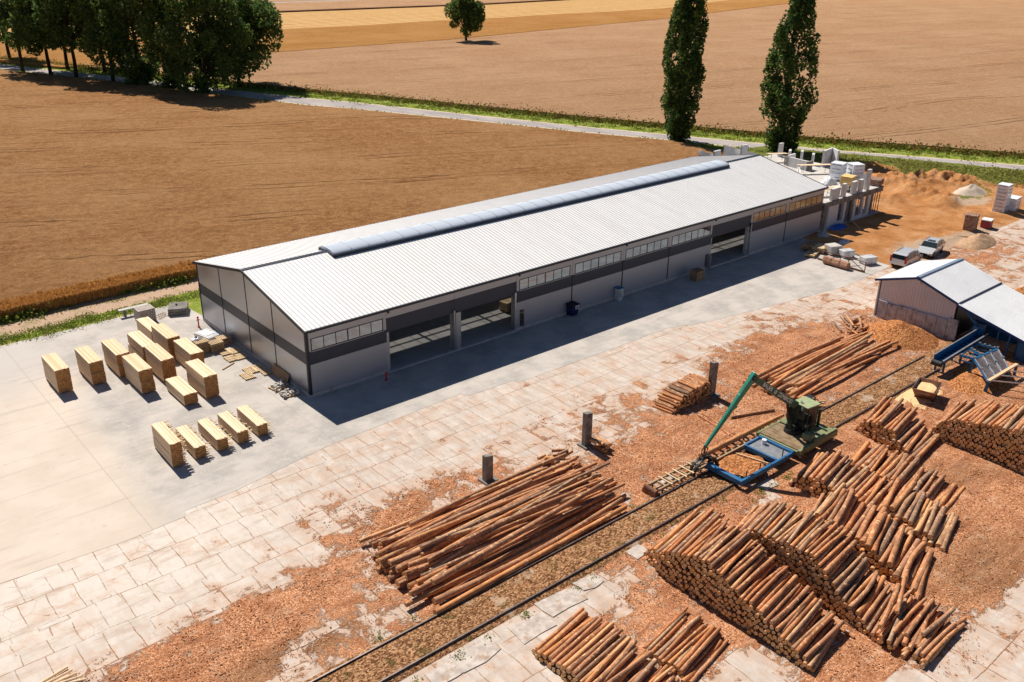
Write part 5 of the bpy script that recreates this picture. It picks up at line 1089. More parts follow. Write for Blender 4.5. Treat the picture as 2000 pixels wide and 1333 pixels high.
# ================================================================ CHIP AND SAWDUST HEAPS
lumpy('chip_heap', 'tall heap of bark chips against the concrete wall of the shed', 'heap', (41.0, -19.9, 0), 2.6, 2.9, 1.25, M_chipheap, 41)
lumpy('chip_heap', 'low chip heap spilled under the blue chain conveyor', 'heap', (37.6, -27.6, 0), 3.4, 2.4, .35, M_chipheap, 42, nz=1.2)
g = G(1990, 575); lumpy('chip_heap', 'small dark chip heap at the right photo edge behind the lean-to roof', 'heap', (g[0]+.6, g[1]-.4, 0), 1.7, 1.2, .8, M_chipheap, 43)
lumpy('sawdust_heap', 'flat pale sawdust spread round the tipping hopper', 'heap', (32.2, -26.3, 0), 3.6, 1.7, .16, M_sawdust, 44)
# hopper
t_ = thing('tipping_hopper', 'rusty tipping hopper filled with pale sawdust beside the rail', 'hopper', (*G(1806, 778)[:2], 0), .25)
m = MB(); T_ = [(-1.1, -.75), (1.05, -.75), (1.05, .75), (-1.1, .75)]; Bm = [(-.35, -.6), (.6, -.6), (.6, .6), (-.35, .6)]; th = .03
m.v = [(x, y, .15) for x, y in Bm]+[(x, y, 1.0) for x, y in T_]+[(x*.95, y*.95, .2) for x, y in Bm]+[(x*.95, y*.95, 1.0) for x, y in T_]
m.f = [(0, 3, 2, 1), (0, 1, 5, 4), (1, 2, 6, 5), (2, 3, 7, 6), (3, 0, 4, 7), (8, 9, 10, 11), (9, 8, 12, 13), (10, 9, 13, 14), (11, 10, 14, 15), (8, 11, 15, 12), (4, 5, 13, 12), (5, 6, 14, 13), (6, 7, 15, 14), (7, 4, 12, 15)]; m.mi = [0]*len(m.f); m.build('tub', M_rust, t_)
lumpy('sawdust', None, None, (0, 0, .70), .98, .76, .14, M_sawdust, 45, parent=t_, sharp=10)
m = MB(); m.box(-.5, -.62, 0, .6, -.52, .15); m.box(-.5, .52, 0, .6, .62, .15); m.bar((-.85, -.66, .95), (.85, -.66, .95), .06, .06); m.bar((-.85, .66, .95), (.85, .66, .95), .06, .06); m.bar((.3, -.63, .1), (.85, -.63, .95), .06, .06); m.bar((.3, .63, .1), (.85, .63, .95), .06, .06); m.build('base_frame', M_steel_d, t_)
# ================================================================ RAIL CRANE
cr = thing('rail_crane', 'green log crane on a rail trolley with folded boom and open cab', 'crane', (0, 0, 0))
m = MB(); m.box(18.3, -25.75, .35, 22.4, -25.55, .72); m.box(18.3, -22.75, .35, 22.4, -22.6, .66); m.box(22.2, -25.55, .35, 22.4, -22.75, .66); m.box(18.3, -25.55, .35, 18.45, -22.75, .60); m.box(19.9, -25.7, .55, 22.35, -25.52, .84); m.build('chassis', M_green2, cr, bevel=.015)
m = MB()
for k in range(6): m.box(18.46+.34*k, -25.54, .60, 18.46+.34*(k+1)-.012, -22.76, .645)
m.build('deck', M_deck, cr); m = MB(); m.box(20.6, -25.5, .6, 22.18, -22.78, .67); m.build('rear_deck', M_green2, cr)
for (x, y) in ((18.9, -23.1), (21.8, -23.1), (18.9, -24.92), (21.8, -24.92)):
    m = MB(); m.tube((x, y-.07, .42), (x, y+.07, .42), .2, .2, 16); m.build('wheel', M_rail, cr)
m = MB(); m.box(19.7, -25.5, .72, 20.2, -24.9, 1.1); m.build('tool_box', M_green2, cr, bevel=.02)
m = MB(); m.tube((20.15, -23.95, .62), (20.15, -23.95, .9), .55, .5, 20); m.build('slewing_ring', M_steel_d, cr)
m = MB(); m.bar((20.15, -23.95, .9), (20.1, -23.93, 2.45), .42, .36); m.box(19.75, -24.25, .9, 20.6, -23.65, 1.25); m.bar((20.0, -23.75, 1.0), (19.6, -23.72, 2.0), .12, .12); m.build('mast', M_dgreen, cr, bevel=.02)
# boom in the vertical plane through mast and grapple
Pm = Vector((20.1, -23.93, 2.5)); Pe = Vector(PY(1470, 738, -23.45)); Pt = Vector(G(1376, 873, 1.55)); Pt.y = -22.75; dd = PY(1377, 873, -22.72); Pt = Vector(dd)
def taper(m, a, b, w0, h0, w1, h1):
    a, b = Vector(a), Vector(b); d = (b-a).normalized(); r = d.cross(Vector((0, 0, 1))).normalized(); u = r.cross(d); i = len(m.v)
    for p, w_, h_ in ((a, w0, h0), (b, w1, h1)):
        for sx, sy in ((-1, -1), (1, -1), (1, 1), (-1, 1)): m.v.append(tuple(p+r*sx*w_/2+u*sy*h_/2))
    for f in ((0, 3, 2, 1), (4, 5, 6, 7), (0, 1, 5, 4), (1, 2, 6, 5), (2, 3, 7, 6), (3, 0, 4, 7)): m.f.append(tuple(i+k for k in f)); m.mi.append(0)
m = MB(); taper(m, Pm+(Pm-Pe).normalized()*.25, Pe, .30, .50, .24, .36); bo = m.build('main_boom', M_green, cr, bevel=.02)
m = MB(); ek = Pe+(Pe-Pt).normalized()*.3; taper(m, ek, Pt.lerp(Pe, .75), .26, .40, .22, .34); taper(m, Pt.lerp(Pe, .75), Pt, .22, .34, .14, .16); m.build('stick_boom', simple('stick_green', (.015, .22, .16), .4, .1, .1, 2, .5), cr, bevel=.015)
m = MB(); m.tube(Pe+Vector((0, -.2, 0)), Pe+Vector((0, .2, 0)), .17, .17, 14); m.bar(Pe+Vector((.3, 0, -.05)), Pe+Vector((-.1, 0, -.35)), .12, .1); m.build('elbow_joint', M_steel_d, cr)
m = MB(); m.tube(Vector((19.95, -23.8, 1.1)), Pm.lerp(Pe, .18)+Vector((0, 0, -.3)), .09, .09, 10); m.tube(Vector((19.7, -24.1, 1.0)), Pm.lerp(Pe, .12)+Vector((0, 0, -.35)), .07, .07, 10); m.tube(Pm.lerp(Pe, .16)+Vector((0, 0, -.3)), Pm.lerp(Pe, .3)+Vector((0, 0, -.2)), .045, .045, 8); m.build('hydraulic_cylinder', M_steel_d, cr)
# writing on the boom side facing the camera
d = (Pm-Pe).normalized(); side = d.cross(Vector((0, 0, 1))).normalized()
if side.dot(Vector(CAM)-Pm) < 0: side = -side
upv = side.cross(d).normalized()
if upv.z < 0: upv = -upv
Rm = Matrix((d, upv, side)).transposed()
if Rm.determinant() < 0: Rm = Matrix((-d, upv, side)).transposed()
eu = Rm.to_euler(); M_letter = simple('white_letters', (.92, .95, .95), .5, 0, .05)
for txt, f in (('BALJER', .30), ('ZEMBROD', .70)):
    c_ = Pe.lerp(Pm, f)+side*(.155 if f > .5 else .145); text_mesh(txt, .36, M_letter, bo, c_, eu)
c_ = Pe.lerp(Pm, .475)+side*.150; m = MB()
for k in range(20):
    a, b = 2*math.pi*k/20, 2*math.pi*(k+1)/20; m.bar(c_+(d*math.cos(a)+upv*math.sin(a))*.12, c_+(d*math.cos(b)+upv*math.sin(b))*.12, .02, .02, up=side)
m.bar(c_-d*.07+upv*.07, c_+d*.07+upv*.07, .02, .025, up=side); m.bar(c_+d*.07+upv*.07, c_-d*.07-upv*.07, .02, .025, up=side); m.bar(c_-d*.07-upv*.07, c_+d*.07-upv*.07, .02, .025, up=side); m.build('emblem', M_letter, bo)
# hoses
m = MB()
for q in range(4):
    a = Pt; pts_ = [a+Vector((random.uniform(-.05, .05), 0, .1))]; s_ = (-1)**q
    for k in range(1, 7): f = k/6; pts_.append(a+Vector((s_*math.sin(f*3.14)*.28, random.uniform(-.05, .05), .1-f*.75)))
    m.path(pts_, .02, 6)
for q in range(3):
    a = Vector((19.8, -24.0, 1.2)); b = Pm.lerp(Pe, .1); m.path([a, a.lerp(b, .5)+Vector((-.35+.1*q, -.1, 0)), b], .025, 6)
m.build('hydraulic_hose', M_black, cr)
# rotator and grapple
gr = (Pt.x, Pt.y, Pt.z); m = MB(); m.tube(Pt, Pt+Vector((0, 0, -.45)), .06, .07, 10); m.tube(Pt+Vector((0, 0, -.45)), Pt+Vector((0, 0, -.65)), .12, .12, 12); m.build('rotator', M_rust, cr)
gp = MB(); c_ = Pt+Vector((0, 0, -.68)); gp.box(c_.x-.3, c_.y-.14, c_.z-.12, c_.x+.3, c_.y+.14, c_.z+.02)
R_g = 1.0
for sx in (-1, 1):
    for yy in (-.2, .2, .0) if sx > 0 else (-.1, .1):
        pts_ = [Vector((c_.x+sx*(.2+math.sin(a_)*R_g*.75), c_.y+yy*1.3, c_.z-.08-(1-math.cos(a_))*R_g*.62)) for a_ in np.linspace(0, 2.6, 9)]
        for a, b in zip(pts_, pts_[1:]): gp.bar(a, b, .10, .14, up=(0, 1, 0))
    gp.tube((c_.x+sx*.55, c_.y-.26, c_.z-.35), (c_.x+sx*.55, c_.y+.26, c_.z-.35), .035, .035, 8); gp.tube((c_.x+sx*.1, c_.y, c_.z-.1), (c_.x+sx*.55, c_.y, c_.z-.35), .05, .05, 8)
gp.build('grapple', M_steel_d, cr)
# cab
m = MB(); m.obox((20.62, -24.35, 2.62), 1.2, 1.2, .08, -.12); m.build('cab_roof', M_green3, cr, bevel=.02); m = MB(); m.tube((20.3, -24.2, 2.71), (20.3, -24.2, 2.82), .09, .07, 10); m.build('beacon', M_alu, cr)
m = MB()
for (x, y) in ((20.1, -23.85), (21.1, -23.95), (20.15, -24.85), (21.15, -24.85)): m.tube((x, y, .67), (x, y, 2.62), .035, .035, 8)
m.bar((20.1, -23.85, 1.5), (20.15, -24.85, 1.5), .05, .05); m.bar((21.1, -23.95, 1.5), (21.15, -24.85, 1.5), .05, .05); m.bar((20.15, -24.85, 1.4), (21.15, -24.85, 1.4), .05, .05); m.build('cab_frame', M_dgreen, cr)
m = MB(); m.box(20.2, -24.7, 1.0, 20.24, -24.0, 1.6); m.box(20.5, -24.65, .67, 21.0, -24.15, 1.1); m.box(20.9, -24.65, 1.1, 21.02, -24.15, 1.75); m.build('seat', M_steel_d, cr, bevel=.02); m = MB(); m.box(21.02, -24.85, .9, 21.08, -24.0, 2.5); m.build('cab_back', simple('rusty_panel', (.22, .13, .09), .7, 0, .3), cr)
m = MB(); m.box(21.2, -24.3, .67, 22.0, -23.2, 1.5); m.tube((21.3, -23.4, 1.5), (21.3, -23.4, 2.0), .22, .22, 14); m.tube((21.9, -24.6, .67), (21.9, -24.6, 1.9), .1, .1, 10); m.build('power_unit', M_dgreen, cr, bevel=.03)
m = MB(); m.tube((22.15, -23.9, 1.55), (22.45, -23.95, 1.55), .33, .33, 22); m.build('cable_drum', M_green2, cr); m = MB(); m.tube((21.3, -23.4, 2.0), (21.3, -23.4, 2.06), .3, .3, 16); m.build('tank_lid', M_green2, cr)
# blue trolley
bt = thing('blue_trolley', 'blue steel frame trolley full of bark coupled before the crane', 'trolley', (0, 0, 0)); XA, XB, YA, YB = 13.0, 18.15, -25.45, -22.95
m = MB(); m.box(XA, YA, .3, XA+.28, YB, .60); m.box(XB-.16, YA, .3, XB, YB, .66); m.box(XA+.28, YA, .3, XB-.16, YA+.15, .60); m.box(16.55, YA+.18, .3, 16.68, YB-.05, .60); m.box(16.68, YB-.12, .3, XB-.16, YB, .6); m.build('frame', M_bluel, bt, bevel=.012)
m = MB(); m.box(16.68, YA+.18, .45, XB-.16, YB-.12, .5); m.build('deck', M_galv, bt)
m = MB(); m.tube((17.7, -23.6, .5), (17.7, -23.6, .8), .14, .14, 14); m.build('drum', M_label, bt)
for (x, y) in ((13.6, -23.1), (17.4, -23.1), (13.6, -24.92), (17.4, -24.92)):
    m = MB(); m.tube((x, y-.06, .36), (x, y+.06, .36), .15, .15, 14); m.build('wheel', M_rail, bt)
m = MB()
for (x, y) in ((17.3, -25.2), (15.9, -25.25), (15.0, -25.25), (13.7, -25.25)): m.bar((x, y, .5), (x+.02, y, .95), .05, .05)
m.build('stake', M_steel_d, bt); lumpy('bark_litter', None, None, (14.92, -24.12, .34), 1.72, 1.24, .07, M_chipheap, 50, parent=bt, sharp=12, nz=1.2)
m = MB(); m.bar((15.5, -23.2, .48), (16.1, -25.2, .46), .07, .05); tag(m.build('batten', M_pallet), 'pale batten lying across the bark in the blue trolley', 'batten', 'loose battens')
# log ramp (chain conveyor along the rail)
rp = thing('log_ramp', 'long low steel log ramp with rungs beside the inner rail', 'ramp', (0, 0, 0)); m = MB(); m.box(9.0, -22.12, .25, 21.5, -22.02, .42); m.box(9.0, -22.85, .25, 21.5, -22.75, .42); m.build('side_rail', M_oldwood, rp)
m = MB(); x = 9.6
while x < 21.4: m = MB(); m.box(x, -22.75, .30, x+.12, -22.12, .38); m.build('rung', M_oldwood, rp); x += .62
m = MB(); x = 9.2
for k in range(5): m.box(9.9+k*.62, -23.0, .425, 10.0+k*.62, -21.9, .475)
m.build('cross_board', M_pallet, rp)
m = MB(); m.box(8.6, -22.95, .02, 9.0, -21.95, .28); m.tube((8.75, -22.9, .35), (8.75, -22.0, .35), .14, .14, 10); m.build('end_drum', M_rust, rp)
m = MB(); x = 9.3
while x < 21.5:
    for y in (-22.8, -22.07): m.box(x, y-.04, 0, x+.07, y+.04, .25)
    x += 1.7
m.build('leg', M_steel_d, rp)
V, F, U, mi_ = logmesh(8.2, 10, 12, .17, .12, .05, rnd); o = npmesh('log', V, F, [M_bark, M_end], smooth=True, mi=mi_, uv=U); o.location = (13.4, -22.2, .58); o.rotation_euler = (0, 0, d2(-.5)); tag(o, 'long dark log lying on the ramp beside the crane trolley', 'log', 'logs on the ramp')
# scrap pile by the rail right of crane
g = G(1600, 775); t_ = thing('scrap_heap', 'dark scrap timber and iron behind the crane at the inner rail', 'scrap', (24.6, -21.9, 0)); m = MB(); random.seed(9)
for k in range(14): a = Vector((random.uniform(-1.3, 1.3), random.uniform(-.5, .5), random.uniform(.1, .5))); m.bar(a, a+Vector((random.uniform(-.7, .7), random.uniform(-.5, .5), random.uniform(-.1, .35))), .14, .08)
m.build('timber', M_oldwood, t_); m = MB(); m.box(.4, -.3, 0, .9, .2, .6); m.box(-1.0, -.2, 0, -.5, .3, .35); m.build('iron_box', M_steel_d, t_)
# ================================================================ SHED
sh = thing('open_shed', 'shed with pale ribbed gable, blue trimmed white roof and low lean-to roof', 'shed', (0, 0, 0))
SX0, SX1 = 43.4, 50.1; YR_, YE1, YE2, ZR, ZE = -19.35, -15.9, -22.7, 4.30, 3.17
def slope_sheet(name, x0, x1, ya, za, yb, zb, mat, th=.08):
    m = MB(); m.v = [(x0, ya, za), (x1, ya, za), (x1, yb, zb), (x0, yb, zb)]+[(x0, ya, za-th), (x1, ya, za-th), (x1, yb, zb-th), (x0, yb, zb-th)]; m.f = [(0, 1, 2, 3), (7, 6, 5, 4), (4, 5, 1, 0), (5, 6, 2, 1), (6, 7, 3, 2), (7, 4, 0, 3)]; m.mi = [0]*6
    n_ = int((x1-x0)/.25)
    for k in range(1, n_): x = x0+(x1-x0)*k/n_; m.bar((x, ya, za+.008), (x, yb, zb+.008), .03, .018)
    return m.build(name, mat, sh)
slope_sheet('roof', SX0-.15, SX1+.5, YR_, ZR, YE1-.0, ZE, M_shroof); slope_sheet('roof', SX0-.15, SX1+.5, YR_, ZR, YE2-.15, ZE-.02, M_shroof)
slope_sheet('lean_to_roof', SX0-.35, SX1+.5, YE2-.2, ZE-.06, YE2-9.0, .95, M_shroof)
m = MB(); m.bar((SX0-.2, YE1+.02, ZE-.06), (SX0-.2, YR_, ZR-.06), .06, .18); m.bar((SX0-.2, YR_, ZR-.06), (SX0-.2, YE2-.12, ZE-.08), .06, .18); m.bar((SX0-.4, YE2-.2, ZE-.12), (SX0-.4, YE2-9, .87), .06, .2); m.build('fascia', M_bluetrim, sh)
m = MB(); m.box(SX0-.15, YR_-.14, ZR-.03, SX1+.5, YR_+.14, ZR+.05); m.build('ridge_cap', simple('ridge_blue', (.20, .26, .36), .5), sh)
m = MB(); m.box(SX0-.1, YE2-.22, ZE-.05, SX1+.5, YE2-.12, ZE+.03); m.build('roof_joint', M_trim, sh)
m = MB()   # corrugated gable
ys_ = np.arange(YE2+.05, -16.3, .12)
for i in range(len(ys_)-1):
    ya, yb = ys_[i], ys_[i+1]; dx = 0 if i % 2 else .03
    def zt(y): return ZR-.10-(ZR-ZE)*abs(y-YR_)/(abs(YE2-YR_) if y < YR_ else abs(YE1-YR_))
    m.quad((SX0-dx, ya, 1.44), (SX0-dx, yb, 1.44), (SX0-dx, yb, zt(yb)), (SX0-dx, ya, zt(ya))); m.quad((SX0, yb, 1.44), (SX0-.03, yb, 1.44), (SX0-.03, yb, zt(yb)), (SX0, yb, zt(yb)))
m.build('gable_cladding', M_clad, sh)
m = MB(); m.box(SX0-.14, YR_-.25, ZR-.55, SX0-.04, YR_+.05, ZR-.25); m.build('floodlight', M_galv, sh, bevel=.02)
for k in range(8):
    y = -16.5-k*.83; m = MB(); m.box(SX0-.16, y-.80, 0, SX0-.01, y, (1.52, 1.45, 1.55, 1.58, 1.55, 1.6, 1.6, 1.78)[k]); m.build('concrete_wall_panel', M_conc_mid, sh, bevel=.01)
m = MB(); m.box(SX0+.05, YE1-.35, 0, SX1, YE1-.25, ZE-.1); m.box(SX1-.1, YE2, 0, SX1, YE1-.25, ZE-.1); m.build('side_wall', M_clad, sh)
m = MB(); m.box(SX0+.3, YE2-.0, 0, SX1-.2, YE2+.1, 2.6); m.build('inner_wall', M_steel_d, sh)
m = MB(); m.box(SX0+3.2, YE2-8.6, 0, SX0+3.3, YE2-.2, 1.0); m.build('inner_wall', M_blue, sh)
for (x, y, z) in ((SX0, -27.0, 1.95), (SX0+3, -27.0, 1.95), (SX0, -31, 1.0), (SX0+3, -31.0, 1.0)):
    m = MB(); m.box(x, y, 0, x+.12, y+.12, z); m.build('post', M_blue, sh)
m = MB(); m.box(SX0+.1, -31.2, 0, SX0+.2, -27.6, 1.5); m.build('blue_cladding', M_blue, sh)
# ================================================================ DEBARKING LINE
db = thing('log_feeder', 'blue log feeder with sloping chain deck and long trough conveyor', 'machine', (0, 0, 0))
def Pq(u, v, z): return Vector(G(u, v, z))
A0 = Vector((36.3, -25.1, 1.0)); A1 = Vector((43.6, -25.0, 1.15))
m = MB(); s_ = Vector((0, .32, 0)); 
m.bar(A0+s_+Vector((0, 0, .22)), A1+s_+Vector((0, 0, .22)), .06, .62); m.bar(A0, A1, .6, .05); m.bar(A0-s_+Vector((0, 0, .08)), A1-s_+Vector((0, 0, .08)), .05, .26); m.build('trough', M_blue, db)
m = MB(); m.bar(A0-s_+Vector((0, -.02, .24)), A1-s_+Vector((0, -.02, .24)), .12, .03); m.bar(A0+s_+Vector((0, 0, .55)), A1+s_+Vector((0, 0, .55)), .08, .03); m.build('wear_strip', M_galv, db)
m = MB(); 
for k in range(12): a = A0.lerp(A1, (k+.5)/12); m.bar(a+Vector((0, -.28, .05)), a+Vector((0, .28, .05)), .06, .05)
m.build('flight', M_steel_d, db)
m = MB(); m.tube(A0+Vector((-.1, -.35, 0)), A0+Vector((-.1, .35, 0)), .22, .22, 14); m.build('tail_drum', M_steel_d, db)
for x in (36.9, 39.5, 42):
    m = MB()
    for y in (-25.35, -24.75): m.bar((x, y, 0), (x, y, 1.0), .12, .12)
    m.bar((x, -25.7, .06), (x, -24.6, .06), .12, .1); m.build('leg', M_blue, db)
Q = [Pq(1903, 702, 1.35), Pq(1948, 683, 1.35), Pq(1970, 722, .85), Pq(1931, 747, .85)]
mid = [Q[0].lerp(Q[1], f) for f in (0, 1/3, 2/3, 1)]; mie = [Q[3].lerp(Q[2], f) for f in (0, 1/3, 2/3, 1)]
m = MB()
for a, b in zip(mid, mie): m.bar(a, b, .12, .18)
m.bar(Q[0], Q[1], .14, .16); m.bar(Q[3], Q[2], .14, .16); m.build('chain_frame', M_blue, db)
m = MB()
for k in range(3): m.quad(mid[k]+Vector((0, 0, .06)), mid[k+1]+Vector((0, 0, .06)), mie[k+1]+Vector((0, 0, .06)), mie[k]+Vector((0, 0, .06)))
m.build('deck_plate', simple('worn_steel', (.30, .24, .22), .35, .6, .3, 2), db)
for a, b in zip(mid, mie):
    m = MB(); m.bar(a+Vector((0, 0, .11)), b+Vector((0, 0, .11)), .07, .04)
    for f in (0, .5): m.obox(tuple(a.lerp(b, f)+Vector((0, 0, .12))), .16, .12, .10)
    m.build('chain', M_galv, db)
for p in (Q[0], Q[1], Q[2], Q[3]):
    m = MB(); m.bar(p, (p.x-.1, p.y+.1, 0), .16, .16); m.obox((p.x-.1, p.y+.1, 0), .8, .14, .1); m.build('leg', M_blue, db)
B0 = [Vector((38.6, -25.6, 1.1)), Vector((40.2, -25.6, 1.15)), Vector((41.6, -25.5, 1.15))]
m = MB()
for a, b in zip(B0, (mid[0], mid[1], mid[3])): m.bar(a, b, .12, .16); m.bar(a+Vector((0, 0, -.35)), b+Vector((0, 0, -.35)), .08, .08)
m.bar(B0[0], B0[2], .1, .1); m.build('transfer_arm', M_blue, db)
m = MB(); 
for a, b in zip(B0, (mid[0], mid[1], mid[3])):
    for f in (.1, .35, .6, .85): m.obox(tuple(a.lerp(b, f)+Vector((0, 0, .09))), .2, .1, .06)
m.build('chain', M_galv, db)
m = MB(); m.obox((43.6, -24.6, .9), .9, .7, .9, .1); m.bar((44.0, -23.2, 2.5), (43.8, -24.4, 1.6), .2, .2); m.build('chute', M_bluel, db, bevel=.02)
m = MB(); c_ = Vector((43.2, -26.2, 1.2)); m.path([c_, c_+Vector((0, 0, .7)), c_+Vector((1.0, -.5, .7)), c_+Vector((1.0, -.5, 0))], .035, 8); m.path([c_+Vector((.5, .2, 0)), c_+Vector((.5, .2, .8)), c_+Vector((1.4, -.2, .8)), c_+Vector((1.4, -.2, .2))], .035, 8); m.build('guard_rail', M_bluel, db)
m = MB(); m.obox((44.6, -28.3, 0), 1.1, 2.0, 1.5, 0); m.build('housing', M_blue, db, bevel=.03)
# timber rack
rk = thing('timber_rack', 'rack of pale timber beam and steel arms beside the chain deck', 'rack', (0, 0, 0))
a = Pq(1930, 745, .95); b = Pq(1986, 712, .95); m = MB(); m.bar(a, b, .22, .14); m.build('beam', M_pallet, rk); m = MB()
for f in (.05, .35, .62, .92): p = a.lerp(b, f); m.bar(p, p+Vector((1.9, -2.6, 0)), .07, .07)
m.build('arm', M_galv, rk)
for (p, q) in ((a, 0), (b, 0), (a+Vector((1.9, -2.6, 0)), 0), (b+Vector((1.9, -2.6, 0)), 0)):
    m = MB(); m.bar((p.x, p.y, 0), (p.x, p.y, p.z), .16, .16); m.build('leg', M_blue, rk)
# ================================================================ CARS
def car(label, loc, rz, van=False):
    t_ = thing('parked_car', label, 'car', loc, rz, 'silver cars parked behind the shed'); L = 4.15
    if not van: S = [(0.0, .66, .42, .50, .50), (.12, .76, .30, .60, .60), (.9, .80, .22, .78, .78), (1.18, .81, .22, .84, .86), (1.72, .82, .22, .86, 1.27), (2.6, .82, .22, .87, 1.31), (3.45, .81, .24, .88, 1.28), (3.95, .79, .26, .88, 1.05), (4.10, .76, .32, .84, .90), (4.15, .68, .40, .60, .62)]
    else: S = [(0.0, .68, .42, .52, .52), (.1, .78, .30, .66, .66), (.7, .82, .22, .86, .86), (.85, .82, .22, .90, .92), (1.35, .83, .22, .92, 1.42), (2.4, .83, .22, .93, 1.47), (3.6, .83, .24, .93, 1.45), (4.0, .82, .26, .93, 1.36), (4.13, .79, .32, .90, .96), (4.17, .70, .40, .62, .64)]
    bm, gm_ = MB(), MB(); rows = []
    for (x, w_, z0, zb, zt) in S:
        wt = w_*.80 if zt-zb > .2 else w_*.86
        rows.append([(x, -w_*.96, z0), (x, -w_, (z0+zb)/2), (x, -w_*.97, zb), (x, -wt, zt-.015), (x, -wt*.8, zt), (x, wt*.8, zt), (x, wt, zt-.015), (x, w_*.97, zb), (x, w_, (z0+zb)/2), (x, w_*.96, z0)])
    for i in range(len(rows)-1):
        ra, rb = rows[i], rows[i+1]; ha = S[i][4]-S[i][3]; hb = S[i+1][4]-S[i+1][3]
        for j in range(9):
            glass = False
            if j in (2, 6) and (ha > .2 or hb > .2): glass = True
            if j in (3, 4, 5) and (ha > .2) != (hb > .2) and abs(S[i][4]-S[i+1][4]) > .2: glass = True
            if j in (3, 4, 5) and i == len(rows)-4 and not van: glass = True
            (gm_ if glass else bm).quad(ra[j], ra[j+1], rb[j+1], rb[j])
    bm.poly(rows[0]); bm.poly(rows[-1][::-1])
    me = bm.build('body', M_silver, t_); gm_.build('window', M_carglass, t_)
    for i, (x, w_, z0, zb, zt) in enumerate(S):       # pillars
        pass
    m = MB()
    for x in ((2.2, 3.0) if not van else (1.9, 2.9)):
        for s_ in (-1, 1): m.bar((x, s_*.815, .87 if not van else .93), (x, s_*.665, 1.28 if not van else 1.44), .07, .03)
    m.build('pillar', M_silver, t_); m = MB()
    for s_ in (-1, 1): m.bar((1.8, s_*.58, 1.35 if not van else 1.50), (3.5, s_*.58, 1.35 if not van else 1.50), .04, .04)
    m.build('roof_rail', M_galv, t_)
    if not van: m = MB(); m.box(1.85, -.35, 1.30, 2.35, .35, 1.322); m.build('sunroof', M_carglass, t_)
    for x in (.78, 3.3):
        for s_ in (-1, 1):
            m = MB(); m.tube((x, s_*.66, .30), (x, s_*.84, .30), .30, .30, 20); w2 = m.build('wheel', M_black, t_); m = MB(); m.tube((x, s_*.835, .30), (x, s_*.855, .30), .19, .19, 14); m.build('rim', M_wht, w2)
    for s_ in (-1, 1):
        m = MB(); m.box(-.01+.03, s_*.62-.14, .50, .16, s_*.62+.14, .60); m.build('headlight', M_lamp, t_)
        m = MB(); m.box(4.02, s_*.70-.09, .66, 4.17, s_*.70+.09, 1.20 if van else .85); m.build('tail_light', M_redlamp, t_)
        m = MB(); m.box(1.35, s_*.92-.07, .84, 1.50, s_*.92+.07, .94); m.build('mirror', M_silver, t_)
    m = MB(); m.box(-.015, -.35, .42, .02, .35, .52); m.build('grille', M_black, t_); m = MB(); m.box(-.03, -.6, .26, .05, .6, .34); m.build('bumper', M_black, t_)
    if van: m = MB(); m.quad((4.145, -.66, .97), (4.145, .66, .97), (4.06, .62, 1.30), (4.06, -.62, 1.30)); m.quad((4.06, -.62, 1.30), (4.06, .62, 1.30), (4.145, .66, .97), (4.145, -.66, .97)); m.build('rear_window', M_carglass, t_)
    return t_
g0 = G(1803, 506); g1 = G(1847, 494); car('silver estate car with dark sunroof facing the camera', (61.0, -11.35, .01), math.atan2(.7, 4.0))
g2 = G(1745, 524); car('silver van seen from behind with red tail lights above the shed roof', (60.1, -10.95, .01), math.radians(180)+.10, True)
# ================================================================ STEEL FRAME AND PALLETS NEAR CARS
fr = thing('steel_frame', 'long rusty steel railing frame with diagonal braces on the paving edge', 'steel frame', (0, 0, 0)); a = Vector(G(1597, 507, ZY)); b = Vector(G(1688, 533, ZY)); m = MB(); m.bar(a+Vector((0, 0, .08)), b+Vector((0, 0, .08)), .14, .14); m.build('beam', M_rust, fr); m = MB()
for f in (0, .33, .47, .65, 1.0): p = a.lerp(b, f); m.bar(p, p+Vector((0, 0, 1.0)), .07, .07)
m.build('post', M_rust, fr); m = MB(); m.bar(a+Vector((0, 0, 1.0)), b+Vector((0, 0, 1.0)), .06, .06); m.build('top_rail', M_rust, fr); m = MB(); m.bar(a.lerp(b, .65)+Vector((0, 0, 1)), a.lerp(b, 1)+Vector((0, 0, .1)), .05, .05); m.bar(a.lerp(b, .65)+Vector((0, 0, .1)), a.lerp(b, .9)+Vector((0, 0, .6)), .05, .05); m.bar(a.lerp(b, 0)+Vector((0, 0, 1)), a.lerp(b, .3)+Vector((0, 0, .1)), .05, .05); m.build('brace', M_rust, fr)
pp = thing('pipe_bundle', 'bundle of brown clay sections strapped beside the rusty frame', 'bundle', (*G(1632, 521)[:2], ZY), math.atan2((b-a).y, (b-a).x))
for k in range(3):
    m = MB(); m.tube((-1.3+k*.88, 0, .38), (-1.3+k*.88+.84, 0, .38), .38, .38, 6); m.build('section', M_pipe, pp, bevel=.02)
m = MB(); [m.tube((x_, 0, .38), (x_+.05, 0, .38), .40, .40, 6) for x_ in (-.44, .44)]; m.build('strap', M_rust, pp)
i = 0
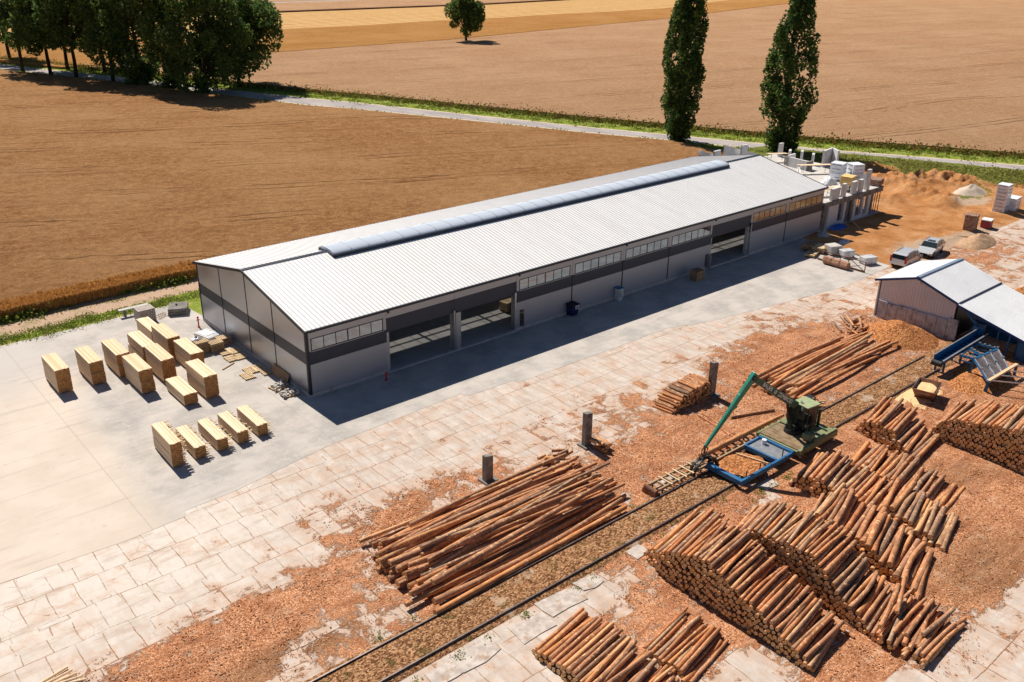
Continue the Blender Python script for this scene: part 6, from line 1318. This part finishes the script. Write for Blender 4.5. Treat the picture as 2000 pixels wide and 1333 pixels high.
for (u, v, sx, sy, sz, mat, lb) in ((1580, 488, 1.5, 1.2, .7, M_oldwood, 'dark timber stack at the shadow edge by the far hall end'), (1600, 492, 1.4, 1.2, .55, M_pallet, 'orange timber stack beside the grey wrapped block'), (1584, 500, 1.4, 1.0, .3, M_pallet, 'low timber heap at the end of the rusty frame'), (1617, 494, 1.0, 1.0, .5, M_pallet, 'timber stack touching the grey block near the frame')):
    g = G(u, v, ZY); crate(lb, (g[0], g[1], ZY), sx, sy, sz, .3, mat)
for (u, v, s3, lb) in ((1629, 497, (1.3, 1.2, .85), 'grey wrapped block cube beside the orange timber'), (1656, 503, (1.3, .95, .65), 'grey foil wrapped pack on dark pallet in front of the dirt lot'), (1698, 516, (1.4, 1.0, .65), 'pale ribbed pack nearest the parked cars')):
    g = G(u, v, ZY); t_ = thing('wrapped_pack', lb, 'pack', (g[0], g[1]+.2, ZY), -.35, 'grey packs near the rusty frame'); m = MB(); m.obox((0, 0, .09), *s3); m.build('wrapping', M_conc2 if s3[2] > .8 else M_foil, t_, bevel=.06); m = MB(); m.obox((0, -.35, 0), s3[0], .12, .088); m.obox((0, .35, 0), s3[0], .12, .088); m.build('pallet', M_oldwood, t_)
a = Vector(G(1657, 492, .1)); b = Vector(G(1700, 506, .1)); m = MB(); m.bar(a, b, .1, .1); m.bar(a+Vector((.3, .3, 0)), b+Vector((.3, .3, 0)), .1, .1)
for k in range(14): p = a.lerp(b, (k+.5)/14); m.obox((p.x+.15, p.y+.15, .06), .12, .5, .08, .4)
tag(m.build('timber_ladder', M_oldwood), 'long ladder-like timber frame lying beyond the grey packs', 'timber frame')
# timber strips by the sand patch, far right, bottom left
for k, (u0, v0, u1, v1, lb) in enumerate(((1878, 397, 1924, 412, 'upper timber beam lying at the sand patch edge'), (1885, 403, 1926, 416, 'lower timber beam lying at the sand patch edge'), (1868, 461, 1892, 463, 'pale plank lying before the brown sand heap'))):
    a = G(u0, v0, .08); b = G(u1, v1, .08); m = MB(); m.bar(a, b, .25, .12); tag(m.build('beam', M_oldwood), lb, 'beam', 'timber beams on the dirt')
for k in range(5):
    a = G(62+k*13, 1345-k*1.5, .1+.06*(k % 2)); b = G(132+k*9, 1303+k*6, .1+.06*(k % 2)); m = MB(); m.tube(a, b, .07, .055, 9); tag(m.build('pole', M_board, smooth=False), 'pale peeled pole in the small pile at the bottom left photo corner', 'pole', 'peeled poles at the bottom left')
